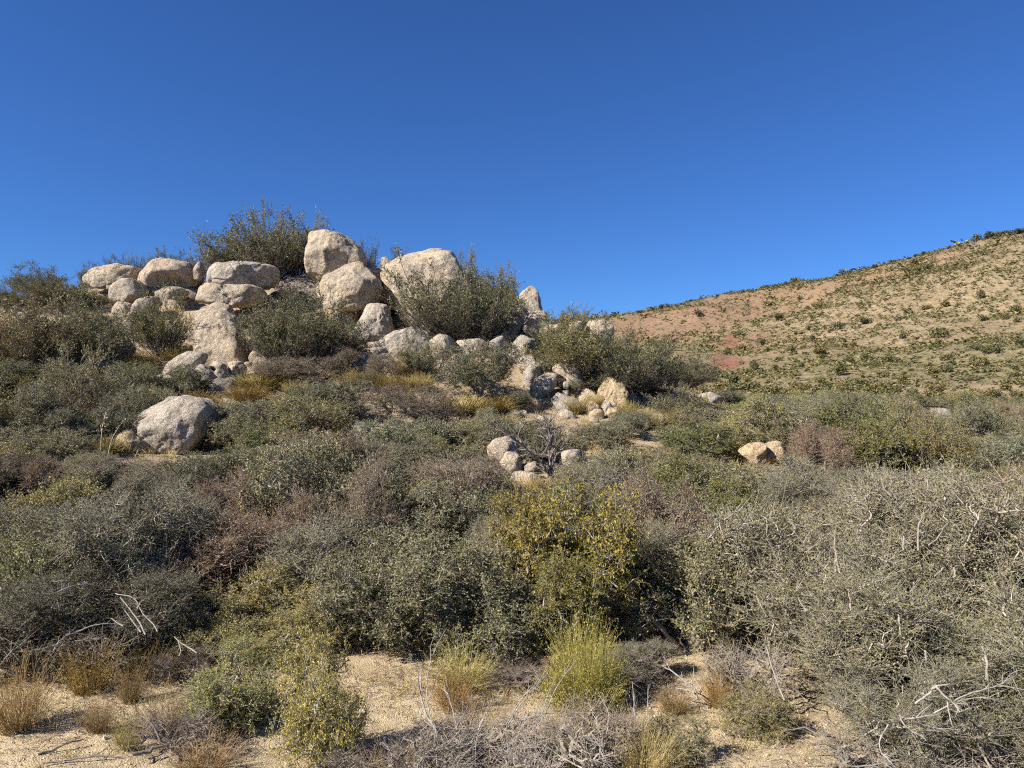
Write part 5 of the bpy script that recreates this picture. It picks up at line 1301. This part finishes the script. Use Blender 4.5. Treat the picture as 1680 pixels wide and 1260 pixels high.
TT = [(1, 1, 1), (.8, .88, .8), (1.15, 1.1, .95), (1.25, 1.1, .85), (.95, 1.0, .8)]
for i in order[:240]:
    t = TT[hrng.integers(0, 5)]
    near_ = Q[i, 1] < 120
    hill_shrub((Q[i, 0], Q[i, 1]), siz[i] * 1.05, siz[i] * .8, "rounded grey-green shrub low on the far slope, bottom rows" if near_ else "small green shrub dotting the far hillside", "shrubs at the foot of the far hill" if near_ else "shrubs dotted over the far hillside", t)
rest = order[240:]
base = [clump(400 + s, 9, .68) for s in range(6)]
parts = []; 
grp = hrng.integers(0, 6, len(rest))
for s in range(6):
    ids = rest[grp == s]; V, Fc, R = base[s]
    n = len(ids); sc = np.stack([siz[ids] * hrng.uniform(.8, 1.7, n), siz[ids], siz[ids] * hrng.uniform(.5, .85, n)], axis=1)
    VV = V[None] * sc[:, None, :] + np.column_stack([Q[ids], Z[ids] - .05])[:, None, :]
    FF = Fc[None] + (np.arange(n) * len(V))[:, None, None]
    RR = np.clip(R[None] * .5 + hrng.uniform(0, .6, n)[:, None], 0, 1)
    parts.append((VV.reshape(-1, 3), FF.reshape(-1, 3), RR.ravel()))
V, Fs, R = join(parts)
me = mesh_np("hillside_scrub", V, Fs, R, smooth=False); me.materials.append(M['hill_leaf'])
o = tag(link(bpy.data.objects.new("hillside_scrub", me)), "countless small scrub plants speckling the far hillside", "scrub", kind="stuff"); o.color = (1.15, 1.16, 1.05, 1)

# ------------------------------------------------------------------ dry grass between the shrubs of the slope
qrng = np.random.default_rng(33)
n = 4300
Yg = np.concatenate([qrng.uniform(11.5, 34, 3400), qrng.uniform(5.2, 9.6, 900)]); Xg = (np.concatenate([qrng.uniform(-140, 1300, 3400), qrng.uniform(-80, 1760, 900)]) - 840) / F_PX * Yg
Q = np.column_stack([Xg, Yg]); k = qrng.uniform(0, 1, n) < np.clip(.55 + .6 * fbm(Q, .9, 3, 4.0), .05, 1); Q = Q[k]
m = 20; n = len(Q); B0 = np.repeat(np.column_stack([Q, height(Q)]), m, axis=0)
dd = unit(qrng.normal(size=(n * m, 3)) * np.array([[.55, .55, .25]]) + np.array([[0, 0, .8]])); L = qrng.uniform(.10, .34, n * m) * np.repeat(np.where(Q[:, 1] < 10, .55, 1.0), m)
B0[:, :2] += qrng.normal(size=(n * m, 2)) * .07
V, Fc = leaves(B0, dd, rand_dir(qrng, n * m), L, np.repeat(np.where(Q[:, 1] < 10, .005, .012), m), qrng, .1)
me = mesh_np("dry_grass", V, [Fc], np.repeat(qrng.uniform(0, 1, n * m), 4), smooth=False); me.materials.append(M['grass'])
tag(link(bpy.data.objects.new("dry_grass", me)), "short dry yellow grass between the shrubs of the slope", "grass", kind="stuff").color = (.95, .9, .85, 1)

# ------------------------------------------------------------------ gravel and litter in front
grng = np.random.default_rng(8)
n = 9000
Yg = grng.uniform(4.6, 10.5, n); Xg = grng.uniform(-.78, .78, n) * Yg
Q = np.column_stack([Xg, Yg]); Z = height(Q)
D, Fc = ico(1)
keep = np.arange(len(D))
oct_V = np.array([(1, 0, 0), (-1, 0, 0), (0, 1, 0), (0, -1, 0), (0, 0, 1), (0, 0, -1)], float)
oct_F = np.array([(0, 2, 4), (2, 1, 4), (1, 3, 4), (3, 0, 4), (2, 0, 5), (1, 2, 5), (3, 1, 5), (0, 3, 5)])
s = grng.lognormal(-5.05, .45, n)
rot = grng.normal(size=(n, 3, 3)); rot = np.linalg.qr(rot)[0]
VV = np.einsum('nij,kj->nki', rot, oct_V) * (s[:, None, None] * grng.uniform(.6, 1.3, (n, 1, 3))) + np.column_stack([Q, Z + s * .2])[:, None, :]
FF = oct_F[None] + (np.arange(n) * 6)[:, None, None]
me = mesh_np("gravel", VV.reshape(-1, 3), [FF.reshape(-1, 3)], np.repeat(grng.uniform(0, 1, n), 6), smooth=False); me.materials.append(M['pebble'])
tag(link(bpy.data.objects.new("gravel", me)), "loose tan gravel pebbles scattered over the wash floor", "gravel", kind="stuff")

n = 24000
Yg = grng.uniform(4.6, 11, n); Xg = grng.uniform(-.78, .78, n) * Yg
Q = np.column_stack([Xg, Yg]); k = grng.uniform(0, 1, n) < np.clip(.36 + .75 * fbm(Q, 1.6, 3, 9.0) + .25 * (Q[:, 1] > 7.6), .05, 1); Q = Q[k]; n = len(Q)
Z = height(Q); a = grng.uniform(0, 6.28, n); L = grng.lognormal(-2.85, .55, n)
d = np.column_stack([np.cos(a), np.sin(a) * .8, grng.normal(size=n) * .12]) * L[:, None] * .5
P = np.column_stack([Q, Z + .012])
V, Fc = tubes(P - d, P + d, grng.uniform(.0015, .005, n), .0015, 3)
me = mesh_np("twig_litter", V, [Fc], np.repeat(grng.uniform(0, 1, n), 6)); me.materials.append(M['litter'])
tag(link(bpy.data.objects.new("twig_litter", me)), "small dry twigs and litter strewn over the gravel", "litter", kind="stuff")
tris = 0 and sum(sum(len(p.vertices) - 2 for p in m.polygons) for m in bpy.data.meshes)
open("/tmp/tris.txt", "w").write(str(tris)) if False else None
print("TRIS", tris, "OBJS", len(bpy.data.objects))
